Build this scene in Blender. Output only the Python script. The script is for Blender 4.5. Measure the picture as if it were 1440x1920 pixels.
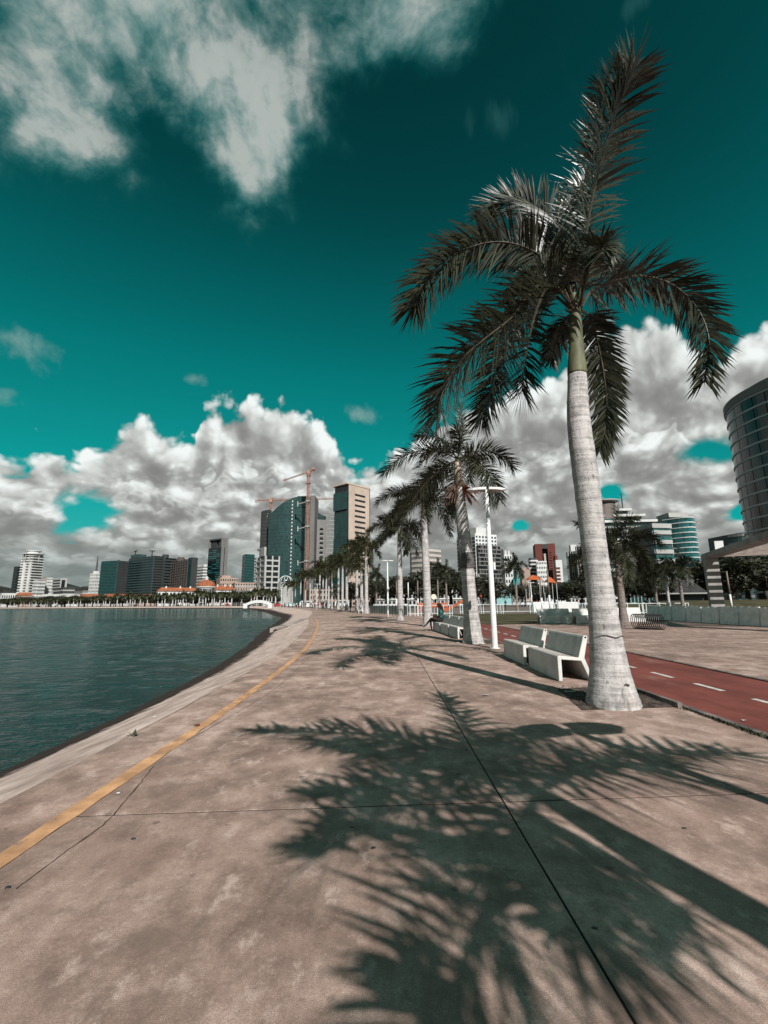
import bpy, bmesh, math, random
for _o in list(bpy.data.objects): bpy.data.objects.remove(_o)
from mathutils import Vector, Matrix, noise as mnoise
rnd = random.Random(7)
SC = bpy.context.scene
COL = SC.collection
R = math.radians

# ------------------------------------------------------------------ camera
FPX, CX, CY, HOR, EYE, ROLL = 860.0, 720.0, 960.0, 1129.0, 1.5, R(0.55)   # photograph is 1440 x 1920
PITCH = math.atan((HOR - CY) / FPX)
FW = Vector((0, math.cos(PITCH), math.sin(PITCH)))
_r0 = Vector((1, 0, 0)); _u0 = _r0.cross(FW)
RT = _r0 * math.cos(ROLL) - _u0 * math.sin(ROLL)
UP = _r0 * math.sin(ROLL) + _u0 * math.cos(ROLL)
EYEP = Vector((0, 0, EYE))
cam_d = bpy.data.cameras.new("camera"); cam = bpy.data.objects.new("camera", cam_d); COL.objects.link(cam)
cam_d.sensor_fit = 'VERTICAL'; cam_d.sensor_height = 36.0; cam_d.lens = 36.0 * FPX / 1920.0
cam_d.clip_start = 0.05; cam_d.clip_end = 20000
m = Matrix((( RT.x, UP.x, -FW.x, 0), (RT.y, UP.y, -FW.y, 0), (RT.z, UP.z, -FW.z, EYE), (0, 0, 0, 1)))
cam.matrix_world = m
SC.camera = cam

def ray(px, py): return FW + RT * ((px - CX) / FPX) - UP * ((py - CY) / FPX)
def G(px, py, z=0.0):                       # survey: where a pixel meets the level z
    d = ray(px, py); return EYEP + d * ((z - EYE) / d.z)
def P(px, py, Y):                           # survey: a pixel at a known distance
    d = ray(px, py); return EYEP + d * (Y / d.y)
def pxx(p):
    v = Vector(p) - EYEP; return CX + FPX * v.dot(RT) / v.dot(FW)

# ------------------------------------------------------------------ sun, exposure
SUN_EL = R(36.8)
SH = Vector((-0.333, 0.943, 0)).normalized()          # direction the shadows fall
TO_SUN = Vector((-SH.x * math.cos(SUN_EL), -SH.y * math.cos(SUN_EL), math.sin(SUN_EL)))
sd = bpy.data.lights.new("sun", 'SUN'); sd.energy = 5.0; sd.angle = R(0.3); sd.color = (1.0, 0.975, 0.945)
sun = bpy.data.objects.new("sun", sd); COL.objects.link(sun)
sun.rotation_euler = (-TO_SUN).to_track_quat('-Z', 'Y').to_euler(); sun.location = (0, 0, 60)
SC.view_settings.view_transform = 'Standard'; SC.view_settings.look = 'None'
SC.view_settings.exposure = 0.55; SC.view_settings.gamma = 1.0; SC.view_settings.use_curve_mapping = False

# ------------------------------------------------------------------ world: sky and clouds
def azel(px, py):
    d = ray(px, py).normalized(); return math.atan2(d.x, d.y), math.asin(d.z)

class NT:
    def __init__(s, tree): s.t = tree
    def n(s, typ, ins=None, **kw):
        nd = s.t.nodes.new(typ)
        for k, v in kw.items(): setattr(nd, k, v)
        for k, v in (ins or {}).items():
            sock = nd.inputs[k]
            if isinstance(v, bpy.types.NodeSocket): s.t.links.new(v, sock)
            else: sock.default_value = v
        return nd
    def math(s, op, a, b=0.0, c=None, clamp=False):
        ins = {0: a, 1: b}
        if c is not None: ins[2] = c
        return s.n('ShaderNodeMath', ins, operation=op, use_clamp=clamp).outputs[0]
    def vm(s, op, a, b=(0, 0, 0)):
        return s.n('ShaderNodeVectorMath', {0: a, 1: b}, operation=op).outputs[0]
    def mapr(s, v, a, b, c=0.0, d=1.0, smooth=True):
        return s.n('ShaderNodeMapRange', {'Value': v, 'From Min': a, 'From Max': b, 'To Min': c, 'To Max': d},
                   interpolation_type='SMOOTHSTEP' if smooth else 'LINEAR').outputs['Result']
    def mix(s, f, a, b, blend='MIX'):
        nd = s.t.nodes.new('ShaderNodeMix'); nd.data_type = 'RGBA'; nd.blend_type = blend
        for i, v in ((0, f), (6, a), (7, b)):
            if isinstance(v, bpy.types.NodeSocket): s.t.links.new(v, nd.inputs[i])
            else: nd.inputs[i].default_value = v if i == 0 else (tuple(v) + (1,) if len(v) == 3 else v)
        return nd.outputs[2]

world = bpy.data.worlds.new("World"); SC.world = world; world.use_nodes = True
wt = world.node_tree; wt.nodes.clear(); T = NT(wt)
tc = T.n('ShaderNodeTexCoord').outputs['Generated']
DIR = T.vm('NORMALIZE', tc)
sky = T.n('ShaderNodeTexSky', {}, sky_type='NISHITA', sun_disc=False, sun_elevation=SUN_EL,
          sun_rotation=math.atan2(TO_SUN.x, TO_SUN.y), altitude=0, air_density=1.0, dust_density=0.6, ozone_density=1.0)
SKY_STRENGTH = 0.683
world.cycles.sampling_method = 'MANUAL'; world.cycles.sample_map_resolution = 1024
lum = T.n('ShaderNodeRGBToBW', {0: sky.outputs[0]}).outputs[0]
lum = T.math('MULTIPLY', lum, 0.05)                      # the sky's strength
rp = T.n('ShaderNodeValToRGB', {0: lum}); el_ = rp.color_ramp.elements
for pos, c in ((.10, (.001, .025, .028)), (.125, (.0012, .052, .056)), (.16, (.0015, .110, .114)), (.21, (.002, .182, .183)), (.30, (.004, .262, .257)), (.45, (.005, .38, .365)), (.75, (.05, .46, .44)), (1.1, (.40, .50, .47)), (1.8, (.75, .72, .66))):
    e = el_.new(pos * .5); e.color = c + (1,)
el_.remove(el_[0]); el_.remove(el_[len(el_) - 1])
SKYC = rp.outputs[0]                                     # the photograph's teal grade of that sky
sp = T.n('ShaderNodeSeparateXYZ', {0: DIR})
AZ = T.math('ARCTAN2', sp.outputs[0], sp.outputs[1]); EL = T.math('ARCSINE', sp.outputs[2])
AE = T.n('ShaderNodeCombineXYZ', {0: AZ, 1: EL}).outputs[0]
def nz2(v, scale, detail, rough=.55, out='Fac'):
    return T.n('ShaderNodeTexNoise', {'Vector': v, 'Scale': scale, 'Detail': detail, 'Roughness': rough}, noise_dimensions='2D').outputs[out]
VEL = T.math('MULTIPLY', T.math('LOGARITHM', T.math('ADD', T.math('MAXIMUM', EL, -.05), .16), math.e), .52)
AEL = T.n('ShaderNodeCombineXYZ', {0: AZ, 1: VEL}).outputs[0]              # heaps look flatter and smaller towards the horizon
wn = T.vm('SUBTRACT', nz2(AEL, 7.0, 2.0, .45, 'Color'), (.5, .5, .5))
WOFF = T.vm('MULTIPLY', wn, (.045, .035, 0))
AEW = T.vm('ADD', AE, WOFF); ALW = T.vm('ADD', AEL, WOFF)
fb0 = nz2(ALW, 11.0, 7.0, .56); fb1 = nz2(T.vm('ADD', ALW, (.014, .024, 0)), 11.0, 3.0, .45); fbs = nz2(ALW, 11.0, 3.0, .45)
vor = T.n('ShaderNodeTexVoronoi', {'Vector': ALW, 'Scale': 19.0, 'Detail': 2.0, 'Roughness': .5}, voronoi_dimensions='2D').outputs['Distance']
pu_f = T.math('MULTIPLY', T.math('SUBTRACT', fb0, .5), .10); pu_v = T.math('MULTIPLY', T.math('SUBTRACT', .42, vor), .085)
puff = T.math('ADD', pu_f, pu_v)
relief = T.math('ADD', T.math('MULTIPLY', T.math('SUBTRACT', fbs, fb1), 2.3), T.math('MULTIPLY', T.math('SUBTRACT', .36, vor), .60))
relief = T.math('ADD', relief, T.math('MULTIPLY', T.math('SUBTRACT', fb0, fbs), .8))
around = T.mapr(T.math('ABSOLUTE', AZ), R(46), R(56))
AZR = R(60)
def profile(pts):
    """height of a cloud bank's top against the bearing; outside the surveyed bearings it rolls on"""
    fc = wt.nodes.new('ShaderNodeFloatCurve'); cm = fc.mapping; c = cm.curves[0]
    az_el = [azel(x, y) for x, y in pts]
    q = [((a + AZR) / (2 * AZR), e) for a, e in az_el]
    q = [(0.0, q[0][1])] + q + [(1.0, q[-1][1])]
    c.points[0].location = q[0]; c.points[1].location = q[-1]
    for p in q[1:-1]: c.points.new(*p)
    cm.update()
    wt.links.new(T.mapr(AZ, -AZR, AZR, 0, 1, smooth=False), fc.inputs['Value'])
    roll = nz2(T.vm('MULTIPLY', AE, (1, 0, 0)), 2.3 + len(pts) * .05, 2.0)
    far = T.mapr(roll, .3, .7, .5 * min(e for a, e in az_el), 1.0 * max(e for a, e in az_el))
    mx = T.n('ShaderNodeMix', {0: around, 2: fc.outputs[0], 3: far})
    return mx.outputs[0]
T1 = profile([(0, 845), (60, 842), (105, 846), (138, 862), (165, 835), (210, 812), (290, 798), (335, 826), (362, 832), (380, 770), (430, 748), (500, 755), (555, 768), (600, 790), (640, 845), (665, 880), (690, 878),
              (740, 850), (800, 800), (900, 760), (1000, 720), (1050, 690), (1100, 640), (1150, 606), (1210, 600), (1260, 620), (1300, 660), (1345, 665), (1390, 625), (1440, 600)])
T2 = profile([(0, 985), (60, 975), (110, 990), (185, 985), (235, 950), (300, 975), (350, 1000), (395, 960), (430, 930), (500, 928), (560, 965), (620, 985), (690, 935), (760, 930), (850, 900), (950, 900), (1050, 860), (1130, 880), (1200, 850), (1290, 875), (1360, 905), (1440, 900)])
T3 = profile([(0, 1050), (90, 1035), (180, 1048), (260, 1010), (330, 1030), (420, 1015), (520, 1010), (620, 1030), (740, 1010), (850, 1000), (980, 1020), (1060, 985), (1180, 1010), (1260, 970), (1350, 960), (1440, 990)])
def ell(px, py, rx, ry, v):
    a, e = azel(px, py); a2, _ = azel(px + rx * .5, py); a1, _ = azel(px - rx * .5, py)
    _, e2 = azel(px, py - ry * .5); _, e1 = azel(px, py + ry * .5)
    q = T.vm('MULTIPLY', T.vm('SUBTRACT', v, (a, e, 0)), (1 / abs(a2 - a1), 1 / abs(e2 - e1), 0))
    return T.math('SUBTRACT', 1.0, T.n('ShaderNodeVectorMath', {0: q}, operation='LENGTH').outputs['Value'])
hole = None
for h in ((160, 966, 66, 46), (978, 990, 22, 16), (1330, 846, 66, 26), (1390, 962, 38, 26), (1150, 930, 34, 22), (935, 1090, 60, 26)):
    e = ell(*h, AEW); hole = e if hole is None else T.math('MAXIMUM', hole, e)
hole = T.mapr(T.math('ADD', T.math('ADD', hole, T.math('MULTIPLY', pu_f, -9.0)), T.math('MULTIPLY', pu_v, -4.0)), -.22, .55, 1.0, 0.0)      # ragged, feathered gaps
col = SKYC
def ramp(v, stops):
    nd = T.n('ShaderNodeValToRGB', {0: v}); es = nd.color_ramp.elements
    es[0].position, es[0].color = stops[0][0], stops[0][1] + (1,); es[1].position, es[1].color = stops[-1][0], stops[-1][1] + (1,)
    for p, c in stops[1:-1]: es.new(p).color = c + (1,)
    return nd.outputs[0]
def rolling(px_top, amp, freq, seed):
    n_ = nz2(T.vm('ADD', T.vm('MULTIPLY', AE, (1, 0, 0)), (seed, seed * .7, 0)), freq, 2.0)
    return T.math('ADD', T.math('MULTIPLY', T.math('SUBTRACT', n_, .5), amp), azel(720, px_top)[1])
for k, (top, reach, base, bright, sf, sv) in enumerate(((T1, .085, .34, 1.0, 1.0, .55), (rolling(905, .16, 7.0, 3.1), .06, .30, .98, -.8, 1.2), (T2, .06, .30, .98, .9, -1.0), (rolling(1000, .08, 9.0, 8.3), .05, .26, .90, -.9, 1.1), (T3, .04, .26, .82, .7, .8))):
    pf = T.math('ADD', T.math('MULTIPLY', pu_f, sf), T.math('MULTIPLY', pu_v, sv))
    if k == 1: top = T.math('MINIMUM', top, T.math('SUBTRACT', T1, .05))
    dep = T.math('ADD', T.math('SUBTRACT', top, EL), .016)
    den = T.math('ADD', dep, pf)
    a = T.math('MULTIPLY', T.mapr(den, -.003, .026), hole)
    dd = T.math('MULTIPLY', T.math('MAXIMUM', T.math('ADD', dep, T.math('MULTIPLY', pf, .8)), 0.0), -1.0 / reach)
    l = T.math('ADD', T.math('MULTIPLY', T.math('EXPONENT', dd), .50), T.math('MULTIPLY', relief, .62))
    l = T.math('MULTIPLY', T.mapr(T.math('ADD', l, base - .12), -.30, .86), bright)
    cc = ramp(l, ((0.0, (.235, .238, .228)), (.32, (.345, .35, .336)), (.62, (.56, .58, .56)), (.92, (.90, .95, .93))))
    cc = T.mix(T.mapr(EL, 0.0, .17, .60, 0.0), cc, (.165, .245, .235))
    col = T.mix(a, col, cc)
LOW = col
col = SKYC
# high ragged veil
UV = T.vm('DIVIDE', T.n('ShaderNodeCombineXYZ', {0: sp.outputs[0], 1: sp.outputs[1]}).outputs[0], T.n('ShaderNodeCombineXYZ', {0: T.math('ADD', sp.outputs[2], 1.0), 1: T.math('ADD', sp.outputs[2], 1.0), 2: 1.0}).outputs[0])
UV = T.vm('ADD', UV, (1.3, 1.7, 0))
wv = T.vm('SUBTRACT', nz2(UV, 6.0, 4.0, .55, 'Color'), (.5, .5, .5))
AEV = T.vm('ADD', AE, T.vm('MULTIPLY', wv, (.20, .12, 0)))
UVW = T.vm('ADD', UV, T.vm('MULTIPLY', wv, (.05, .05, 0)))
f = None
for b in ((210, -80, 600, 330), (0, 110, 330, 210), (450, 190, 150, 190), (660, 50, 200, 130)):
    q = ell(*b, AEV); f = q if f is None else T.math('SMOOTH_MAX', f, q, .15)
side = T.mapr(T.math('ABSOLUTE', AZ), R(62), R(95), -1.6, .25)
f = T.math('MAXIMUM', f, T.math('MINIMUM', side, T.mapr(EL, 1.0, 1.3, .3, .1)))      # unseen veil added over and behind the viewer, greying the teal skylight
fb = nz2(UVW, 9.0, 7.0, .60); fbh = nz2(T.vm('ADD', UVW, (.012, -.016, 0)), 9.0, 4.0, .55)
vd = T.math('ADD', T.math('MINIMUM', T.math('MULTIPLY', T.math('ADD', f, .14), 1.35), .70), T.math('MULTIPLY', T.math('SUBTRACT', fb, .5), 2.3))
va = T.mapr(vd, -.20, 1.10)
vl = T.math('ADD', va, T.math('MULTIPLY', T.math('SUBTRACT', fb, fbh), 1.6), clamp=True)
vc = ramp(vl, ((0.0, (.004, .085, .088)), (.35, (.035, .17, .168)), (.68, (.16, .29, .278)), (1.0, (.42, .47, .445))))
col = T.mix(va, col, vc)
def finish(c, wisps, k, wc=(.10, .32, .315)):
    f = None
    for b in wisps:
        q = ell(*b, AEW); f = q if f is None else T.math('MAXIMUM', f, q)
    sa = T.mapr(T.math('ADD', f, T.math('MULTIPLY', T.math('SUBTRACT', fb0, .56), 4.0)), 0.0, 1.3, 0.0, k)
    return T.n('ShaderNodeBackground', {0: T.mix(sa, c, wc), 1: SKY_STRENGTH}).outputs[0]
bg_high = finish(col, ((930, 210, 90, 50), (1140, 150, 60, 50), (1185, 0, 70, 30)), .12)
bg_low = finish(LOW, ((360, 712, 34, 20), (660, 780, 60, 22), (0, 745, 40, 30), (20, 640, 85, 52)), .75, (.24, .40, .385))
sel = T.math('GREATER_THAN', EL, azel(720, 585)[1])
up = T.n('ShaderNodeMixShader', {0: sel, 1: bg_low, 2: bg_high}).outputs[0]
below = T.n('ShaderNodeBackground', {0: (.05, .09, .088, 1), 1: SKY_STRENGTH}).outputs[0]
fin = T.n('ShaderNodeMixShader', {0: T.math('LESS_THAN', EL, -.01), 1: up, 2: below}).outputs[0]
T.n('ShaderNodeOutputWorld', {0: fin})


# ================================================================== helpers
def new_mat(name):
    mt = bpy.data.materials.new(name); mt.use_nodes = True; mt.node_tree.nodes.clear(); return mt, NT(mt.node_tree)
ALB = 0.70          # every surface colour scaled down against the raised exposure to deepen shadows
def finish_mat(mt, t, col, rough=.8, metallic=0.0, spec=.3, bump=None, bstr=.3, bdist=.02, **kw):
    col = t.mix(1.0, col, (ALB, ALB, ALB), 'MULTIPLY')
    b = t.n('ShaderNodeBsdfPrincipled', {'Base Color': col if isinstance(col, bpy.types.NodeSocket) else tuple(col) + (1,), 'Roughness': rough, 'Metallic': metallic, 'Specular IOR Level': spec})
    for k, v in kw.items(): b.inputs[k.replace('_', ' ')].default_value = v
    if bump is not None:
        bn = t.n('ShaderNodeBump', {'Height': bump, 'Strength': bstr, 'Distance': bdist}); t.t.links.new(bn.outputs[0], b.inputs['Normal'])
    t.n('ShaderNodeOutputMaterial', {0: b.outputs[0]}); return mt
def noise(t, v, scale, detail=4.0, rough=.55, out='Fac'):
    return t.n('ShaderNodeTexNoise', {'Vector': v, 'Scale': scale, 'Detail': detail, 'Roughness': rough}).outputs[out]
MATS = {}
def mat(name, col, rough=.8, var=.18, scale=1.5, bump=0.0, metallic=0.0, spec=.3, col2=None, vscale=(1, 1, 1), obj=True, bdist=.01):
    """plain painted, cast or grown surface with patchy tone and fine grain"""
    if name in MATS: return MATS[name]
    mt, t = new_mat(name)
    tcn = t.n('ShaderNodeTexCoord'); geo = t.n('ShaderNodeNewGeometry')
    v = t.vm('MULTIPLY', tcn.outputs['Object'] if obj else geo.outputs['Position'], vscale)
    n1 = noise(t, v, scale, 6.0, .62)
    c2 = col2 or tuple(c * (1 - 2.2 * var) for c in col)
    c1 = tuple(min(1, c * (1 + var)) for c in col)
    c = t.mix(t.mapr(n1, .3, .7), c2, c1)
    oi = t.n('ShaderNodeObjectInfo').outputs['Random']
    c = t.mix(1.0, c, t.n('ShaderNodeCombineColor', {0: t.mapr(oi, 0, 1, .93, 1.05, False), 1: t.mapr(oi, 0, 1, .93, 1.05, False), 2: t.mapr(oi, 0, 1, .93, 1.05, False)}).outputs[0], 'MULTIPLY')
    MATS[name] = finish_mat(mt, t, c, rough, metallic, spec, n1 if bump else None, bump, bdist); return MATS[name]

class MB:
    def __init__(s): s.v = []; s.f = []; s.m = []; s.uv = None
    def add(s, vs, fs, mi=0):
        o = len(s.v); s.v.extend([tuple(q) for q in vs]); s.f.extend([tuple(i + o for i in f) for f in fs]); s.m.extend([mi] * len(fs))
    def box(s, x0, x1, y0, y1, z0, z1, mi=0):
        s.add([(x0, y0, z0), (x1, y0, z0), (x1, y1, z0), (x0, y1, z0), (x0, y0, z1), (x1, y0, z1), (x1, y1, z1), (x0, y1, z1)],
              [(0, 3, 2, 1), (4, 5, 6, 7), (0, 1, 5, 4), (1, 2, 6, 5), (2, 3, 7, 6), (3, 0, 4, 7)], mi); return s
    def prism(s, poly, z0, z1, mi=0, top=True, bottom=True):
        n = len(poly); a = sum(poly[i][0] * poly[(i + 1) % n][1] - poly[(i + 1) % n][0] * poly[i][1] for i in range(n))
        if a < 0: poly = poly[::-1]
        vs = [(p[0], p[1], z0) for p in poly] + [(p[0], p[1], z1) for p in poly]
        fs = [(i, (i + 1) % n, n + (i + 1) % n, n + i) for i in range(n)]
        if top: fs.append(tuple(range(n, 2 * n)))
        if bottom: fs.append(tuple(range(n - 1, -1, -1)))
        s.add(vs, fs, mi); return s
    def tube(s, path, rad, n=8, mi=0, caps=True):
        path = [Vector(p) for p in path]; k = len(path)
        if not isinstance(rad, (list, tuple)): rad = [rad] * k
        vs = []; ref = None
        for i, p in enumerate(path):
            tg = (path[min(i + 1, k - 1)] - path[max(i - 1, 0)]).normalized()
            if ref is None: ref = tg.orthogonal().normalized()
            ref = (ref - tg * ref.dot(tg)).normalized(); b = tg.cross(ref)
            for j in range(n):
                a = 2 * math.pi * j / n; vs.append(p + (ref * math.cos(a) + b * math.sin(a)) * rad[i])
        fs = [(i * n + j, i * n + (j + 1) % n, (i + 1) * n + (j + 1) % n, (i + 1) * n + j) for i in range(k - 1) for j in range(n)]
        if caps: fs += [tuple(range(n - 1, -1, -1)), tuple(range((k - 1) * n, k * n))]
        s.add(vs, fs, mi); return s
    def lathe(s, prof, n=16, c=(0, 0), mi=0, a0=0.0, a1=2 * math.pi):
        full = abs(a1 - a0 - 2 * math.pi) < 1e-6; m_ = n if full else n + 1; vs = []
        for r, z in prof:
            for j in range(m_):
                a = a0 + (a1 - a0) * j / n; vs.append((c[0] + r * math.cos(a), c[1] + r * math.sin(a), z))
        fs = []
        for i in range(len(prof) - 1):
            for j in range(n): j2 = (j + 1) % m_ if full else j + 1; fs.append((i * m_ + j, i * m_ + j2, (i + 1) * m_ + j2, (i + 1) * m_ + j))
        s.add(vs, fs, mi); return s
    def beam(s, a, b, w, h=None, mi=0):
        a, b = Vector(a), Vector(b); h = h or w; d = (b - a).normalized(); x = d.cross(Vector((0, 0, 1)))
        x = Vector((1, 0, 0)) if x.length < 1e-4 else x.normalized(); y = x.cross(d)
        c = [x * (sx * w / 2) + y * (sy * h / 2) for sx, sy in ((-1, -1), (1, -1), (1, 1), (-1, 1))]
        s.add([a + q for q in c] + [b + q for q in c], [(0, 3, 2, 1), (4, 5, 6, 7), (0, 1, 5, 4), (1, 2, 6, 5), (2, 3, 7, 6), (3, 0, 4, 7)], mi); return s
    def mesh(s, name, mats, smooth=False):
        me = bpy.data.meshes.new(name); me.from_pydata(s.v, [], s.f)
        for mt in (mats if isinstance(mats, (list, tuple)) else [mats]): me.materials.append(mt)
        if any(s.m): me.polygons.foreach_set('material_index', s.m)
        if smooth: me.polygons.foreach_set('use_smooth', [True] * len(s.f))
        me.update(); return me
    def build(s, name, mats, parent=None, smooth=False, loc=None, rotz=None, bevel=0.0, kind=None):
        return link(name, s.mesh(name, mats, smooth), parent, loc, rotz, bevel, kind)
def link(name, me, parent=None, loc=None, rotz=None, bevel=0.0, kind=None):
    o = bpy.data.objects.new(name, me); COL.objects.link(o)
    if parent: o.parent = parent
    if loc is not None: o.location = loc
    if rotz is not None: o.rotation_euler = (0, 0, rotz)
    if bevel: b = o.modifiers.new('bevel', 'BEVEL'); b.width = bevel; b.segments = 2; b.limit_method = 'ANGLE'
    if kind: o['kind'] = kind
    return o
def tag(o, label, cat, group=None):
    o['label'] = label; o['category'] = cat
    if group: o['group'] = group
    return o
def thing(name, label, cat, loc=(0, 0, 0), rotz=0.0, group=None, scale=None):
    o = bpy.data.objects.new(name, None); COL.objects.link(o); o.empty_display_size = .2
    o.location = loc; o.rotation_euler = (0, 0, rotz)
    if scale: o.scale = (scale,) * 3 if not isinstance(scale, tuple) else scale
    return tag(o, label, cat, group)
def dup(root, loc, rotz, label=None, scale=None):
    r = root.copy(); COL.objects.link(r); r.location = loc; r.rotation_euler = (0, 0, rotz)
    if label: r['label'] = label
    if scale: r.scale = (scale,) * 3 if not isinstance(scale, tuple) else scale
    for ch in list(root.children):
        c = ch.copy(); COL.objects.link(c); c.parent = r
        for g in list(ch.children): d = g.copy(); COL.objects.link(d); d.parent = c
    return r
def catmull(pts, n):
    pts = [Vector(p) for p in pts]; q = [pts[0] * 2 - pts[1]] + pts + [pts[-1] * 2 - pts[-2]]; out = []; m_ = len(pts) - 1
    for k in range(n + 1):
        u = k / n * m_; i = min(int(u), m_ - 1); t = u - i; a, b, c, d = q[i:i + 4]
        out.append(.5 * ((2 * b) + (c - a) * t + (2 * a - 5 * b + 4 * c - d) * t * t + (3 * b - a - 3 * c + d) * t ** 3))
    return out
def lerp(a, b, t): return a + (b - a) * t

# ================================================================== materials
def pavement_material(name, tint=(1, 1, 1), stains=True):
    mt, t = new_mat(name); p = t.n('ShaderNodeNewGeometry').outputs['Position']
    big = noise(t, p, .42, 4.0, .6); med = noise(t, t.vm('MULTIPLY', p, (1.0, .7, 1)), 2.6, 7.0, .66); fine = noise(t, p, 38.0, 4.0, .7)
    grit = noise(t, p, 190.0, 2.0, .6)
    f = t.math('ADD', t.math('MULTIPLY', big, .9), t.math('MULTIPLY', med, 1.1))
    f = t.math('ADD', f, t.math('MULTIPLY', fine, .30))
    rp = t.n('ShaderNodeValToRGB', {0: t.mapr(f, .94, 1.37, 0, 1, False)}); es = rp.color_ramp.elements
    es[0].color = (.150, .106, .090, 1); es[1].color = (.50, .405, .36, 1)
    es.new(.33).color = (.245, .180, .153, 1); es.new(.62).color = (.335, .255, .220, 1)
    c = rp.outputs[0]
    pale = t.mapr(noise(t, t.vm('MULTIPLY', p, (1, .6, 1)), 5.0, 8.0, .72), .53, .68, 0, .70); c = t.mix(pale, c, (.56, .47, .425))
    red = t.mapr(noise(t, p, .8, 3.0), .45, .7, 0, .35); c = t.mix(red, c, (.26, .175, .145))
    if stains:
        vo = t.n('ShaderNodeTexVoronoi', {'Vector': t.vm('ADD', p, t.vm('MULTIPLY', noise(t, p, 14, 2, .5, 'Color'), (.06, .06, 0))), 'Scale': 7.0, 'Randomness': 1.0})
        keep = t.math('GREATER_THAN', t.n('ShaderNodeSeparateColor', {0: vo.outputs['Color']}).outputs[0], .45)
        rad = t.math('MULTIPLY', t.n('ShaderNodeSeparateColor', {0: vo.outputs['Color']}).outputs[1], .16)
        sp_ = t.math('MULTIPLY', t.math('LESS_THAN', vo.outputs['Distance'], rad), keep)
        c = t.mix(t.math('MULTIPLY', sp_, .34), c, (.075, .055, .048))
        pit = t.mapr(noise(t, p, 13.0, 5.0, .72), .60, .70, 0, .42); c = t.mix(pit, c, (.11, .083, .072)); spk = t.mapr(noise(t, p, 21.0, 5.0, .72), .60, .70, 0, .40); c = t.mix(spk, c, (.55, .47, .425))
        v2 = t.n('ShaderNodeTexVoronoi', {'Vector': p, 'Scale': 2.1}); k2 = t.math('LESS_THAN', v2.outputs['Distance'], .055)
        c = t.mix(t.math('MULTIPLY', k2, .55), c, (.04, .032, .03))
    c = t.mix(t.mapr(grit, .34, .66, .55, 0.0), c, (.09, .07, .06)); c = t.mix(t.mapr(noise(t, p, 75.0, 3.0, .7), .58, .72, 0, .45), c, (.52, .44, .40))
    blot = t.mapr(noise(t, p, 1.5, 8.0, .74), .50, .62, 0, .62); c = t.mix(blot, c, (.13, .098, .084))
    c = t.mix(1.0, c, tint, 'MULTIPLY')
    oi = t.n('ShaderNodeObjectInfo').outputs['Random']; k = t.mapr(oi, 0, 1, .89, 1.10, False)
    c = t.mix(1.0, c, t.n('ShaderNodeCombineColor', {0: k, 1: k, 2: k}).outputs[0], 'MULTIPLY')
    h = t.math('ADD', t.math('MULTIPLY', fine, .5), t.math('MULTIPLY', grit, .35))
    return finish_mat(mt, t, c, .85, 0, .25, h, .35, .006)
M_PAVE = pavement_material('promenade_concrete', (1.55, 1.41, 1.335))
M_PLAZA = pavement_material('plaza_concrete', (1.28, 1.16, 1.10), False)

def apron_material():
    mt, t = new_mat('sea_wall_concrete'); uv = t.n('ShaderNodeTexCoord').outputs['UV']; p = t.n('ShaderNodeNewGeometry').outputs['Position']
    st = noise(t, t.vm('MULTIPLY', uv, (1.3, 3.0, 0)), 1.0, 7.0, .72); md = noise(t, p, 1.6, 6.0, .65); fn = noise(t, p, 30, 3, .6)
    f = t.math('ADD', t.math('MULTIPLY', st, .75), t.math('ADD', t.math('MULTIPLY', md, 1.05), t.math('MULTIPLY', fn, .25)))
    rp = t.n('ShaderNodeValToRGB', {0: t.mapr(f, .68, 1.38, 0, 1, False)}); es = rp.color_ramp.elements
    es[0].color = (.24, .168, .142, 1); es[1].color = (.98, .80, .70, 1); es.new(.45).color = (.54, .405, .35, 1)
    z = t.n('ShaderNodeSeparateXYZ', {0: p}).outputs[2]
    edge = t.math('ADD', z, t.math('MULTIPLY', t.math('SUBTRACT', noise(t, p, 1.9, 8.0, .74), .5), .85))
    wet = t.mapr(edge, -.80, -.70, 1.0, 0.0)
    wc = t.mix(noise(t, p, 9.0, 5.0, .7), (.010, .007, .006), (.05, .034, .028))
    wc = t.mix(t.mapr(noise(t, p, 3.2, 6.0, .7), .55, .7, 0, .35), wc, (.09, .07, .058)); c = t.mix(t.math('MULTIPLY', wet, .97), rp.outputs[0], wc)
    b = finish_mat(mt, t, c, .9, 0, .08, t.math('ADD', f, t.math('MULTIPLY', fn, .4)), .7, .03); return b
M_APRON = apron_material()

def water_material():
    mt, t = new_mat('bay_water'); p = t.n('ShaderNodeNewGeometry').outputs['Position']
    q = t.vm('MULTIPLY', p, (.8, 1.25, 1)); w1 = noise(t, q, 1.5, 5.0, .6); w2 = noise(t, q, 4.6, 3.0, .55); w3 = noise(t, q, .16, 2.0, .5)
    h = t.math('ADD', t.math('MULTIPLY', w1, 1.0), t.math('ADD', t.math('MULTIPLY', w2, .42), t.math('MULTIPLY', w3, 1.5)))
    patch = noise(t, t.vm('MULTIPLY', p, (.7, 1.6, 1)), .035, 3.0, .5)
    c = t.mix(t.mapr(patch, .35, .65), (.002, .032, .029), (.005, .058, .051))
    return finish_mat(mt, t, c, .12, 0, .40, h, 1.0, .45, IOR=1.33)
M_WATER = water_material()

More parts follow.
